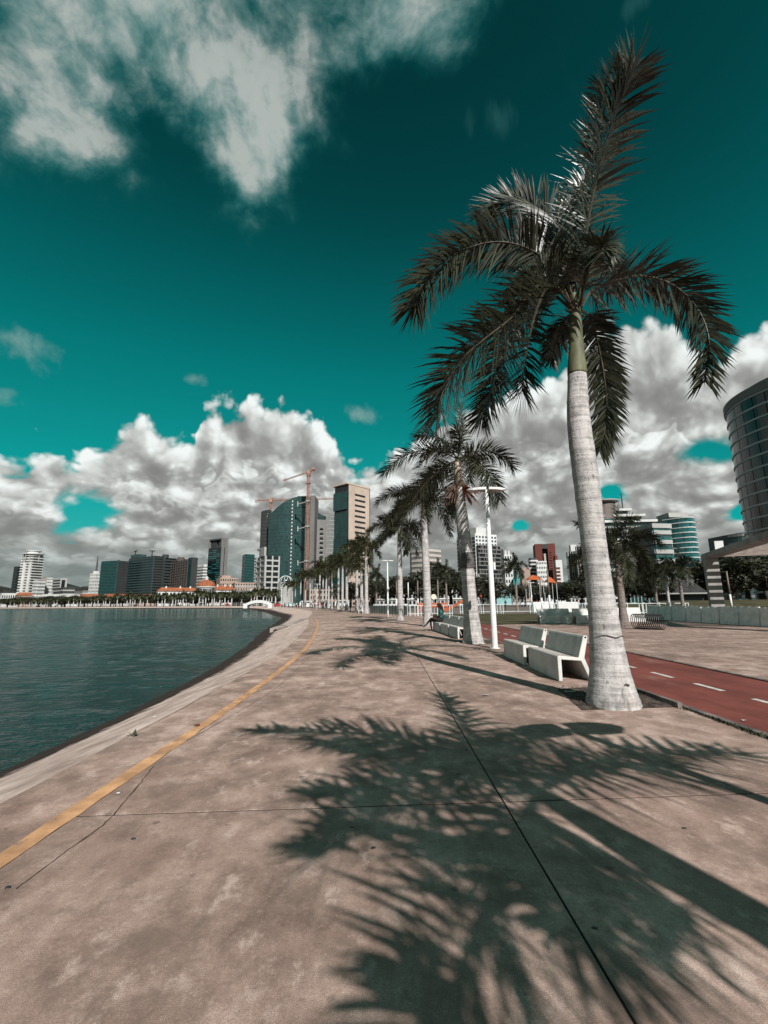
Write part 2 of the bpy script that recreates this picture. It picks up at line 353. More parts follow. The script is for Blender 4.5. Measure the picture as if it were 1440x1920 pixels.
def trunk_material(name, base, dark):
    mt, t = new_mat(name); p = t.n('ShaderNodeTexCoord').outputs['Object']
    ring = noise(t, t.vm('MULTIPLY', p, (.7, .7, 9.0)), 1.7, 5.0, .6); blot = noise(t, t.vm('MULTIPLY', p, (4.0, 4.0, 1.5)), 1.6, 6.0, .68)
    sc = noise(t, t.vm('MULTIPLY', p, (9, 9, 3.0)), 2.2, 5.0, .7); fine = noise(t, t.vm('MULTIPLY', p, (14, 14, 34)), 2.0, 3, .6)
    f = t.math('ADD', t.math('MULTIPLY', ring, .75), t.math('ADD', t.math('MULTIPLY', blot, .8), t.math('MULTIPLY', fine, .45)))
    fr2 = noise(t, t.vm('MULTIPLY', p, (1.5, 1.5, 60.0)), 1.0, 3.0, .6)
    c = t.mix(t.mapr(f, .78, 1.18), tuple(b * .45 for b in base), base); c = t.mix(t.mapr(fr2, .56, .70, 0, .35), c, tuple(b * .36 for b in base))
    c = t.mix(t.mapr(noise(t, p, 1.3, 3), .55, .75, 0, .5), c, (base[0] * .75, base[1] * .63, base[2] * .57))
    z = t.n('ShaderNodeSeparateXYZ', {0: p}).outputs[2]
    c = t.mix(t.mapr(sc, .60, .68, 0, .8), c, dark)
    low = t.math('MULTIPLY', t.mapr(z, .0, .55, 1.0, 0.0), t.mapr(noise(t, t.vm('MULTIPLY', p, (7, 7, 2)), 1.5, 5), .45, .65))
    c = t.mix(t.math('MULTIPLY', low, .45), c, dark)
    vl = t.mapr(noise(t, t.vm('MULTIPLY', p, (16, 16, 1.2)), 2.0, 4, .6), .60, .72, 0, .35); c = t.mix(vl, c, tuple(b * .45 for b in base))
    return finish_mat(mt, t, c, .85, 0, .2, t.math('ADD', t.math('MULTIPLY', ring, 1.0), t.math('ADD', t.math('MULTIPLY', sc, -.5), t.math('MULTIPLY', fine, .5))), .55, .03)
M_TRUNK = trunk_material('palm_bark', (.60, .56, .54), (.06, .05, .045))
M_TRUNK_B = trunk_material('brown_palm_bark', (.30, .245, .215), (.05, .04, .035))
def leaf_material(name, c1, c2, rough=.34, spec=.5):
    mt, t = new_mat(name); g = t.n('ShaderNodeNewGeometry'); n = noise(t, g.outputs['Position'], 2.4, 3, .6)
    r = g.outputs['Random Per Island']
    c = t.mix(t.mapr(t.math('ADD', t.math('MULTIPLY', n, .7), t.math('MULTIPLY', r, .5)), .3, .85), c1, c2)
    return finish_mat(mt, t, c, rough, 0, spec)
M_FROND = leaf_material('palm_leaflets', (.013, .015, .009), (.060, .062, .034), .38, .5)
M_FRONDG = leaf_material('green_palm_leaflets', (.013, .016, .009), (.058, .061, .030), .45, .32)
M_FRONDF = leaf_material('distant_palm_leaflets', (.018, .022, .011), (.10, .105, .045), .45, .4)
M_RACHIS = mat('palm_rachis', (.085, .068, .042), .5, .3, 4.0)
M_SHAFT = mat('palm_crownshaft', (.155, .158, .082), .62, .28, 2.2, vscale=(3, 3, .6), spec=.25, bump=.3, col2=(.085, .085, .05))
M_SHAFT2 = mat('tan_crownshaft', (.42, .33, .25), .5, .2, 1.6, vscale=(3, 3, .6))
M_FRUIT = mat('orange_palm_fruit', (.25, .055, .022), .6, .3, 8.0)
M_DRY = mat('dry_palm_fibre', (.16, .10, .07), .8, .3, 6.0)
M_LEAF = leaf_material('tree_leaves', (.008, .009, .006), (.045, .047, .020), .5, .35)
M_BARK = mat('tree_bark', (.06, .048, .04), .9, .25, 4.0)
def bench_material(name, base):
    mt, t = new_mat(name); g = t.n('ShaderNodeNewGeometry'); p = g.outputs['Position']; n1 = noise(t, p, 2.6, 7, .68); n2 = noise(t, p, 16.0, 4, .65)
    c = t.mix(t.mapr(n1, .3, .62), tuple(b * .72 for b in base), base); c = t.mix(t.mapr(n2, .55, .78, 0, .3), c, tuple(b * .5 for b in base))
    nz = t.n('ShaderNodeSeparateXYZ', {0: g.outputs['True Normal']}).outputs[2]
    grime = t.math('MULTIPLY', t.mapr(nz, .75, .97), t.mapr(noise(t, p, 1.7, 6, .7), .25, .62, .25, .85))          # dirt settled on the seat
    c = t.mix(grime, c, (.42, .345, .295))
    return finish_mat(mt, t, c, .78, 0, .25, t.math('ADD', n1, n2), .25, .01)
M_BENCH = bench_material('bench_concrete', (.72, .70, .66)); M_BENCHW = bench_material('pale_bench_concrete', (1.0, .985, .96))
M_WHITE = mat('white_paint', (.74, .73, .71), .45, .05, 2.0, spec=.4)
M_METALW = mat('white_railing', (.62, .66, .65), .45, .06, 2.0)
M_BLACK = mat('black_paint', (.02, .018, .017), .4, .2, 4.0, spec=.5)
M_SOIL = mat('pit_soil', (.10, .072, .058), .95, .35, 7.0, bump=.9, obj=False, bdist=.03)
M_KERB = mat('kerb_concrete', (.20, .165, .148), .9, .28, 3.0, bump=.4, obj=False)
M_LINE = None

# ================================================================== ground, shore, water
# waterline and top edge of the sloping sea wall, walked from behind the viewer round the cove to the far shore
WATER_Z = -1.2
SHORE = [((-6.4, -40), (-3.0, -40)), ((-6.4, 0), (-3.0, 0)), ((-6.42, 8), (-3.0, 8)), ((-6.75, 14.6), (-3.25, 14.5)), ((-7.3, 20), (-3.75, 20)), ((-8.6, 28.5), (-4.7, 28)),
         ((-10.2, 37), (-5.9, 36.5)), ((-12.3, 48), (-7.8, 48)), ((-16.0, 70), (-11.0, 71)), ((-20.5, 92), (-15.2, 94)), ((-28, 115), (-22, 119)), ((-44, 165), (-36.5, 170)),
         ((-72, 235), (-65, 243)), ((-110, 280), (-104, 288)), ((-160, 312), (-155, 321)), ((-240, 352), (-236, 361)), ((-327, 397), (-323, 406)), ((-520, 490), (-516, 499)), ((-1200, 800), (-1196, 809))]
NS = 260
WPATH = catmull([(a[0], a[1], WATER_Z) for a, b in SHORE], NS); TPATH = catmull([(b[0], b[1], 0) for a, b in SHORE], NS)

def sheet(name, poly, z, mt, kind='structure', parent=None):
    bm = bmesh.new(); vs = [bm.verts.new((p[0], p[1], z)) for p in poly]; f = bm.faces.new(vs)
    bm.normal_update()
    if f.normal.z < 0: f.normal_flip()
    bmesh.ops.triangulate(bm, faces=bm.faces[:]); me = bpy.data.meshes.new(name); bm.to_mesh(me); bm.free(); me.materials.append(mt)
    return link(name, me, parent, kind=kind if not parent else None)
M_LAND = pavement_material('city_ground', (.72, .74, .74), False)
land_poly = [(p.x, p.y) for p in TPATH] + [(-1196, 9000), (9000, 9000), (9000, -400), (-3.0, -400)]
sheet('ground', land_poly, -.065, M_LAND)
wm = MB(); X0, X1, Y0, Y1, DS = -62.0, -2.0, -8.0, 96.0, .30; nx, ny = int((X1 - X0) / DS), int((Y1 - Y0) / DS)
def chop(x, y):
    e = min(1.0, (x - X0) / 12, (X1 - x) / 1.0, (y - Y0) / 6, (Y1 - y) / 30)                     # dies out into the flat far water
    a = mnoise.noise(Vector((x * .62, y * 1.05, 0))) + .55 * mnoise.noise(Vector((x * 1.5 + 7, y * 2.3, 3))) + .9 * mnoise.noise(Vector((x * .2, y * .3, 9)))
    return WATER_Z + .055 * max(0, e) * a
gxs = [X0 + (X1 - X0) * i / nx for i in range(nx + 1)]; gys = [Y0 + (Y1 - Y0) * j / ny for j in range(ny + 1)]
wm.add([(x, y, chop(x, y)) for y in gys for x in gxs], [(j * (nx + 1) + i, j * (nx + 1) + i + 1, (j + 1) * (nx + 1) + i + 1, (j + 1) * (nx + 1) + i) for j in range(ny) for i in range(nx)])
for xa, xb, ya, yb in ((-2500, X0, -400, 900), (X1, 60, -400, 900), (X0, X1, -400, Y0), (X0, X1, Y1, 900)): wm.add([(xa, ya, WATER_Z), (xb, ya, WATER_Z), (xb, yb, WATER_Z), (xa, yb, WATER_Z)], [(0, 1, 2, 3)])
wm.build('water', M_WATER, smooth=True)['kind'] = 'structure'
sb = MB(); sb.add([(-2500, -400, -3.2), (60, -400, -3.2), (60, 900, -3.2), (-2500, 900, -3.2)], [(0, 1, 2, 3)]); sb.build('sea_bed', mat('sea_bed', (.02, .05, .05)))['kind'] = 'structure'
# sea wall: a flat lip, then a slope down below the water
bm = bmesh.new(); uvl = bm.loops.layers.uv.new('UVMap'); rows = []; s_acc = 0
prof = [(0.0, 0.0, -.03), (0.0, 0.0, .0)] + [(k / 9, None, None) for k in range(1, 10)] + [(1.25, None, None)]
def shore_pt(i, u):
    a, b = TPATH[i], WPATH[i]
    return Vector((lerp(a.x, b.x, u), lerp(a.y, b.y, u), lerp(0, WATER_Z, u)))
SL = [0.0]
for i in range(1, NS + 1): SL.append(SL[-1] + (TPATH[i] - TPATH[i - 1]).length)
us = [-.0, .06, .14, .22, .3, .4, .5, .6, .7, .8, .9, 1.0, 1.3]
for i in range(NS + 1):
    rows.append([(bm.verts.new(shore_pt(i, u) + Vector((0, 0, .012 * mnoise.noise(Vector((SL[i] * .35, u * 9, 0)))))), u) for u in us])
for i in range(NS):
    for k in range(len(us) - 1):
        q = [(rows[i][k], i), (rows[i + 1][k], i + 1), (rows[i + 1][k + 1], i + 1), (rows[i][k + 1], i)]
        f = bm.faces.new([a[0][0] for a in q][::-1])
        for lp, a in zip(f.loops, q[::-1]): lp[uvl].uv = (SL[a[1]], a[0][1] * 3.6)
bm.normal_update()
me = bpy.data.meshes.new('sea_wall'); bm.to_mesh(me); bm.free(); me.materials.append(M_APRON)
if me.polygons[5].normal.z < 0: me.flip_normals()
link('sea_wall', me, kind='structure')

# --- promenade slabs, each its own piece over the recessed joints
def edge_x(y):           # inner edge of the sea wall lip along the near promenade
    for i in range(NS):
        a, b = TPATH[i], TPATH[i + 1]
        if a.y <= y <= b.y: return lerp(a.x, b.x, (y - a.y) / max(1e-6, b.y - a.y))
    return TPATH[0].x
prom = MB(); prom.add([(edge_x(y), y, -.006) for y in range(-14, 62)] + [(4.2, y, -.006) for y in range(61, -15, -1)], [tuple(range(152))])
bm = bmesh.new(); bv = [bm.verts.new(v) for v in prom.v]; f = bm.faces.new(bv); bm.normal_update()
if f.normal.z < 0: f.normal_flip()
bmesh.ops.triangulate(bm, faces=bm.faces[:]); me = bpy.data.meshes.new('promenade'); bm.to_mesh(me); bm.free()
me.materials.append(mat('joint_dirt', (.018, .014, .012), .95, .3, 6.0)); promenade = link('promenade', me, kind='structure')
JX, SKEW, STEP, GAP = .89, .055, 2.72, .009
YL = lambda y: edge_x(y) + .75 - .0
def slab(poly, name='slab', z0=-.0055, z1=0.0, b=.004):
    mb = MB(); mb.prism(poly, z0, z1); return mb.build(name, M_PAVE, promenade)
row = -5
ys = [3.86 + STEP * k for k in range(-6, 21)]
for k in range(len(ys) - 1):
    y0, y1 = ys[k], ys[k + 1]
    def yy(x, y): return y + SKEW * (x - 1.0)
    n = 5
    lp = [(edge_x(lerp(y0, y1, j / n)) + .72 + .02 + GAP, lerp(y0, y1, j / n)) for j in range(n + 1)]
    GY = .012 if k % 2 == 0 else .009; GZ = .009 if k % 2 == 0 else .012
    lp[0] = (lp[0][0], yy(lp[0][0], y0) + GY); lp[-1] = (lp[-1][0], yy(lp[-1][0], y1) - GZ)
    jx = JX if y1 < 12 else JX - .0
    slab(lp[::-1] + [(jx - GAP, yy(jx, y0) + GY), (jx - GAP, yy(jx, y1) - GZ)])
    slab([(jx + GAP * .6, yy(jx, y0) + GY), (4.16, yy(4.16, y0) + GY), (4.16, yy(4.16, y1) - GZ), (jx + GAP * .6, yy(jx, y1) - GZ)])
    # margin between the yellow line's inner joint and the sea wall
    mg = [(edge_x(lerp(y0, y1, j / n)) + .004, lerp(y0, y1, j / n)) for j in range(n + 1)]
    mr = [(edge_x(lerp(y0, y1, j / n)) + .72 + .012, lerp(y0, y1, j / n)) for j in range(n + 1)]
    if k % 2 == 0 and k + 2 < len(ys):
        y2 = ys[k + 2]
        mg = [(edge_x(lerp(y0, y2, j / n)) + .004, lerp(y0, y2, j / n) + (.008 if j == 0 else 0)) for j in range(n + 1)]
        mr = [(edge_x(lerp(y0, y2, j / n)) + .72 + .012, lerp(y0, y2, j / n) + (.008 if j == 0 else 0)) for j in range(n + 1)]
        slab(mr + mg[::-1], 'edge_slab', -.0055, -.001)
# far promenade beyond the slabs
yfar = ys[-1] + .2
far = [(p.x, p.y) for p in TPATH if p.y > yfar and p.x > -110]
sheet('far_promenade', [(edge_x(yfar), yfar), (4.16, yfar), (4.0, 75), (-2, 110), (-12, 140), (-28, 185), (-56, 262), (-90, 305)] + far[::-1], -.004, M_PAVE)

# --- yellow line
mt, t = new_mat('yellow_line_paint'); p = t.n('ShaderNodeNewGeometry').outputs['Position']
c = t.mix(t.mapr(noise(t, p, 3.0, 7, .7), .35, .68), (.42, .225, .115), (.80, .43, .215)); c = t.mix(t.mapr(noise(t, p, 24.0, 4, .7), .56, .68, 0, .7), c, (.25, .16, .10)); c = t.mix(t.mapr(noise(t, p, 5.0, 8, .75), .54, .62, 0, .8), c, (.24, .18, .15))
M_YELLOW = finish_mat(mt, t, c, .7)
mb = MB(); L = []
for j in range(0, 260):
    y = -8 + j * .225
    w = .070 + .018 * mnoise.noise(Vector((y * 3.1, 0, 0)))
    fade = 1.0 if y < 44 else max(.15, 1 - (y - 44) / 6)
    xc = edge_x(y) + .68 + (0 if y < 40 else 0)
    L.append((xc - w * fade + .01 * mnoise.noise(Vector((y * 9, 3, 0))), xc + w * fade + .01 * mnoise.noise(Vector((y * 9, 7, 0))), y))
mb.add([(a, y, .004) for a, b, y in L] + [(b, y, .004) for a, b, y in L], [(i, i + 260, i + 261, i + 1) for i in range(259)])
o = mb.build('yellow_line', M_YELLOW); o['kind'] = 'structure'
def crack(pts, w, z=.0035):
    q = catmull([G(*p_) for p_ in pts], 60); mb = MB(); vs = []
    for i, p_ in enumerate(q):
        d = (q[min(i + 1, 60)] - q[max(i - 1, 0)]).normalized(); nrm = Vector((-d.y, d.x, 0)); ww = w * (.35 + .9 * abs(mnoise.noise(Vector((i * .37, w * 90, 0))))); o_ = nrm * (.012 * mnoise.noise(Vector((i * .5, 4, w))))
        vs += [p_ + nrm * ww + o_ + Vector((0, 0, z)), p_ - nrm * ww + o_ + Vector((0, 0, z))]
    mb.add(vs, [(2 * i, 2 * i + 1, 2 * i + 3, 2 * i + 2) for i in range(60)]); mb.build('pavement_crack', mat('crack_dirt', (.05, .040, .035), .95, .3, 6), kind='structure')
crack([(288, 1437), (262, 1470), (232, 1505), (196, 1545), (120, 1600), (30, 1668)], .006); crack([(320, 1405), (420, 1350), (520, 1288), (580, 1232)], .005)
# --- cycle path with kerbs and dashes
mt, t = new_mat('red_cycle_path'); p = t.n('ShaderNodeNewGeometry').outputs['Position']
n1 = noise(t, t.vm('MULTIPLY', p, (1, .5, 1)), 1.3, 7, .65); c = t.mix(t.mapr(n1, .3, .7), (.135, .036, .027), (.24, .062, .046))
c = t.mix(t.mapr(noise(t, t.vm('MULTIPLY', p, (1.2, .6, 1)), .9, 6, .7), .55, .72, 0, .6), c, (.30, .17, .135)); c = t.mix(t.mapr(noise(t, t.vm('MULTIPLY', p, (6, .35, 1)), 1.0, 5, .7), .55, .70, 0, .4), c, (.09, .030, .025)); c = t.mix(t.mapr(noise(t, p, 60, 2, .6), .55, .8, 0, .4), c, (.08, .025, .02))
M_RED = finish_mat(mt, t, c, .85, 0, .25, noise(t, p, 120, 2), .3, .004)
def strip(name, x0, x1, y0, y1, z, mt, n=1):
    mb = MB(); mb.add([(x0, y0, z), (x1, y0, z), (x1, y1, z), (x0, y1, z)], [(0, 1, 2, 3)]); o = mb.build(name, mt); o['kind'] = 'structure'; return o
PX0, PX1 = 4.27, 6.98
pp = MB(); pts = [(-30, 0), (20, 0), (32, -.3), (45, -1.5), (60, -3.8), (80, -7.8)]
cc = catmull([(0, a, b) for a, b in pts], 60)
pp.add([(PX0 + q.z, q.y, -.006) for q in cc] + [(PX1 + q.z, q.y, -.006) for q in cc], [(i, i + 61, i + 62, i + 1) for i in range(60)])
cycle = pp.build('cycle_path', M_RED); cycle['kind'] = 'structure'
for j in range(34):
    y = 4.0 + j * 1.36; dx = 0
    for a, b in zip(cc, cc[1:]):
        if a.y <= y <= b.y: dx = lerp(a.z, b.z, (y - a.y) / (b.y - a.y))
    d = MB(); x = 5.60 + dx; d.add([(x - .05, y, -.002), (x + .05, y, -.002), (x + .05, y + .72, -.002), (x - .05, y + .72, -.002)], [(0, 1, 2, 3)])
    d.build('dash', mat('dash_paint', (.66, .62, .58), .7, .15, 5, obj=False), cycle)
kb = MB()
for x, side in ((4.165, 1), (6.99, -1)):
    for a, b in zip(cc[:45], cc[1:46]):
        h = .018
        vs = [(x + a.z, a.y, -.06), (x + .095 + a.z, a.y, -.06), (x + .095 + b.z, b.y, -.06), (x + b.z, b.y, -.06)]
        kb.add(vs + [(q[0], q[1], h) for q in vs], [(4, 5, 6, 7), (0, 3, 7, 4), (1, 5, 6, 2)])
kb.build('kerb', M_KERB, kind='structure')
sheet('plaza', [(7.09, -30), (60, -30), (60, 40), (26, 36.5), (7.0, 30.5)], -.008, M_PLAZA)
# lawns
mt, t = new_mat('lawn_grass'); p = t.n('ShaderNodeNewGeometry').outputs['Position']
c = t.mix(t.mapr(noise(t, p, .5, 6, .65), .35, .68), (.052, .050, .026), (.115, .098, .055)); M_LAWN = finish_mat(mt, t, c, .95, 0, .1, noise(t, p, 25, 3), .8, .03)
sheet('lawn', [(6.75, 31.4), (40, 37.2), (40, 57), (6.0, 57), (4.6, 48)], -.004, M_LAWN)
def mound(name, cx, cy, rx, ry, h, mt):
    mb = MB(); n = 24; prof = [(1.0, 0), (.85, .25), (.6, .7), (.3, .95), (.02, 1.0)]; vs = []
    for r, z in prof:
        for j in range(n): a = 2 * math.pi * j / n; vs.append((cx + rx * r * math.cos(a), cy + ry * r * math.sin(a), z * h - .02))
    fs = [(i * n + j, i * n + (j + 1) % n, (i + 1) * n + (j + 1) % n, (i + 1) * n + j) for i in range(4) for j in range(n)]
    mb.add(vs, fs + [tuple(range(4 * n, 5 * n))]); return mb.build(name, mt, smooth=True, kind='structure')
mound('lawn_mound', 62, 78, 34, 26, 1.35, M_LAWN)
# soil round the nearest palms
def soil(pts, z=.006, seed=0):
    bm = bmesh.new(); vs = [bm.verts.new((x, y, z)) for x, y in pts]; bm.faces.new(vs); bmesh.ops.triangulate(bm, faces=bm.faces[:])
    for _ in range(4): bmesh.ops.subdivide_edges(bm, edges=bm.edges[:], cuts=1, use_grid_fill=True)
    bd = {v for e in bm.edges if e.is_boundary for v in e.verts}
    for v in bm.verts: v.co.z += (0.0 if v in bd else .012) + .02 * max(0, mnoise.noise(v.co * 6.0)) * (v not in bd)
    bm.normal_update()
    if bm.faces[:][0].normal.z < 0: bmesh.ops.reverse_faces(bm, faces=bm.faces[:])
    me = bpy.data.meshes.new('soil'); bm.to_mesh(me); bm.free(); me.materials.append(M_SOIL); return link('soil', me, kind='structure')
soil([(2.95, 8.35), (2.72, 6.78), (4.15, 6.92), (4.15, 8.6)])
soil([(2.85, 18.4), (2.8, 17.1), (4.15, 17.0), (4.15, 18.6)])
soil([(2.2, 31), (2.2, 29.6), (3.6, 29.6), (3.6, 31)])
# edging of the palm pit on the path side
MB().box(4.10, 4.165, 6.85, 8.7, -.02, .075).build('kerb', M_KERB, kind='structure')

# ================================================================== palms
WIND = Vector((-.85, .25, 0))
def frond_mesh(pts, n=70, length=.55, width=.035, g=.30, seed=0, wind=.10, spread=38, mats=None, rr=.030, start=.12, segs=3, name='frond', torn=0.0, roll=0.0):
    r = random.Random(seed); path = catmull(pts, 30); K = len(path) - 1
    mb = MB(); mb.tube(path, [rr * (1 - .85 * i / K) for i in range(K + 1)], 5, 0)
    tang = [(path[min(i + 1, K)] - path[max(i - 1, 0)]).normalized() for i in range(K + 1)]
    S = tang[0].cross(Vector((0, 0, 1))); S = Vector((1, 0, 0)) if S.length < .15 else S.normalized(); S = Matrix.Rotation(roll, 3, tang[0]) @ S; sides = []
    for tg in tang: S = (S - tg * S.dot(tg)).normalized(); sides.append(S.copy())
    clump = 0
    n = int(n * 2.3)
    for i in range(n):
        t0 = start + (1 - start) * (i + .5) / n
        if r.random() < .12: clump = r.uniform(-18, 18)
        for sd in (-1, 1):
            if torn and r.random() < torn * (1 if mnoise.noise(Vector((t0 * 9, sd * 3.0, seed))) > 0 else .25): continue
            t = min(.999, max(start * .9, t0 + r.uniform(-.5, .5) / n)); u = t * K; k = min(int(u), K - 1); fr = u - k
            p = path[k].lerp(path[k + 1], fr); tg = tang[k].lerp(tang[k + 1], fr).normalized(); s_ = sides[k]
            D = s_.cross(tg).normalized()
            if D.z < 0 and abs(tg.z) < .95: D = -D
            ang = math.radians(lerp(70, 36, t) + r.uniform(-9, 9)); lift = math.radians(r.uniform(-spread, spread) + 8 + clump)
            d = tg * math.cos(ang) + (s_ * (sd * math.cos(lift)) + D * math.sin(lift)) * math.sin(ang)
            ln = length * 1.30 * (.68 + .32 * math.sin(math.pi * min(1.0, (t * .85 + .14)))) * r.uniform(.82, 1.12)
            q = p.copy(); w = width * r.uniform(.8, 1.15); L = []; gg = g * r.uniform(.6, 1.4) * (.35 + .65 * math.hypot(tg.x, tg.y)); prof = (.55, 1.0, .72, 0) if segs == 3 else (.7, .9, 0)
            for j in range(segs + 1):
                wv = d.cross(D); wv = s_ if wv.length < .05 else wv.normalized()
                L.append((q - wv * (w * .5 * prof[j]), q + wv * (w * .5 * prof[j])) if j < segs else (q,))
                q = q + d * (ln / segs); d = (d + Vector((0, 0, -gg)) + WIND * (wind * r.uniform(.4, 1.4))).normalized()
            vs = [v for pair in L for v in pair]
            fs = [(2 * j, 2 * j + 1, 2 * j + 3, 2 * j + 2) for j in range(segs - 1)] + [(2 * segs - 2, 2 * segs - 1, 2 * segs)]
            mb.add(vs, fs, 1)
    return mb.mesh(name, mats or [M_RACHIS, M_FROND])
def trunk_mesh(cl, rad, n=20, rings=90, seed=0, ridge=.006, mt=None):
    """cl: centre line points, rad: radii at them"""
    c = catmull(cl, rings); ra = catmull([(x, 0, 0) for x in rad], rings); mb = MB(); vs = []
    for i, p in enumerate(c):
        for j in range(n):
            a = 2 * math.pi * j / n
            rr = ra[i].x * (1 + .022 * mnoise.noise(Vector((math.cos(a) * 1.6, math.sin(a) * 1.6, p.z * 1.1 + seed)))) + ridge * (1 if i % 6 == 0 else -.2) * (.5 + mnoise.noise(Vector((math.cos(a), math.sin(a), i * .7 + seed))))
            if p.z < .25: rr += .05 * (1 - p.z / .25) * abs(mnoise.noise(Vector((math.cos(a) * 4, math.sin(a) * 4, seed))))
            vs.append((p.x + rr * math.cos(a), p.y + rr * math.sin(a), p.z))
    mb.add(vs, [(i * n + j, i * n + (j + 1) % n, (i + 1) * n + (j + 1) % n, (i + 1) * n + j) for i in range(rings) for j in range(n)] + [tuple(range(rings * n, (rings + 1) * n))])
    return mb.mesh('trunk', mt or M_TRUNK, True)
def random_fronds(top, n, length, seed, bias=Vector((-.35, .1, 0)), lo=-.35):
    """mast frond paths of a wind-combed crown"""
    r = random.Random(seed); out = []
    for i in range(n):
        ph = i * 2.39996 + r.uniform(-.25, .25); up = lerp(1.25, lo, (i / max(1, n - 1)) ** .8) + r.uniform(-.12, .12)
        d = Vector((math.cos(ph) * math.cos(up), math.sin(ph) * math.cos(up), math.sin(up)))
        L = length * r.uniform(.82, 1.08) * (.82 if i < 2 else 1); p = Vector(top) + Vector((0, 0, r.uniform(-.05, .2))); pts = [p.copy()]
        for k in range(5):
            p = p + d * (L / 5); pts.append(p.copy())
            d = (d + Vector((0, 0, -.30 - .05 * k)) * (1.0 if up < 1.0 else .55) + bias * .32).normalized()
        out.append(pts)
    return out

# ---- the near palm: trunk and fronds as they stand
B1 = G(1150, 1322); Y1 = B1.y
def rel(px, py, dy=0.0): return P(px, py, Y1 + dy) - B1
palm = thing('palm_tree', 'tall royal palm with thick pale grey trunk beside the nearest concrete bench', 'palm tree', B1, group='royal palms along the promenade')
cl = [(0, 0, -.05)] + [tuple(rel(x, y)) for x, y in ((1146, 1285), (1141, 1243), (1133, 1172), (1124, 1101), (1111, 1000), (1099, 900), (1085, 790), (1082, 700))]
def rp_(w): return w / 2 / FPX * 6.75
rad = [rp_(96), rp_(80), rp_(67), rp_(55), rp_(49), rp_(47.5), rp_(47.5) * 1.03, rp_(43) * 1.06, rp_(34) * 1.1]
cl = [Vector(c) for c in cl]
for c in cl: c.y = 0
link('trunk', trunk_mesh(cl, rad, 28, 110, 3, .007), palm)
top = cl[-1]; st = rel(1079, 585); st.y = 0
prof = catmull([top + Vector((0, 0, -.03)), top.lerp(st, .12), top.lerp(st, .5), st, st + Vector((.0, 0, .35))], 18); prd = catmull([(rp_(35) * 1.12, 0, 0), (rp_(33) * 1.15, 0, 0), (rp_(25) * 1.15, 0, 0), (rp_(19) * 1.15, 0, 0), (rp_(12), 0, 0)], 18)
mb = MB(); mb.tube(prof, [max(.01, q.x) for q in prd], 20); mb.build('crownshaft', M_SHAFT, palm, True)
for zf, a0_, ln_, rr_ in ((.185, -2.6, 2.4, .006), (.06, -1.45, .3, .014)):
    mb = MB(); q_ = []
    for k in range(13):
        a = a0_ + ln_ * k / 12; z = (cl[-1].z) * zf + .05 * mnoise.noise(Vector((k * .33, zf * 40, 0))) + (.012 * k if zf > .3 else 0) * (1 if zf > .35 else -1) * .5
        i = max(j for j in range(len(cl)) if cl[j].z <= z); f_ = (z - cl[i].z) / max(1e-3, cl[min(i + 1, len(cl) - 1)].z - cl[i].z); c_ = cl[i].lerp(cl[min(i + 1, len(cl) - 1)], f_); r_ = lerp(rad[i], rad[min(i + 1, len(rad) - 1)], f_)
        q_.append(Vector((c_.x + math.cos(a) * (r_ + .004), math.sin(a) * (r_ + .004), z)))
    mb.tube(q_, [rr_ * math.sin(math.pi * (k + .4) / 12.8) + .002 for k in range(13)], 5); mb.build('bark_scar', mat('bark_scar', (.09, .072, .062), .95, .3, 20), palm)
mb = MB()
for k in range(12):                                   # torn sheath fibres where the shaft opens
    a = k * .55; q = st + Vector((math.cos(a) * .07, math.sin(a) * .07, .0)); mb.beam(q, q + Vector((math.cos(a) * .07 - .03, math.sin(a) * .07, .10)), .03, .008)
mb.build('sheath_fibre', M_DRY, palm)
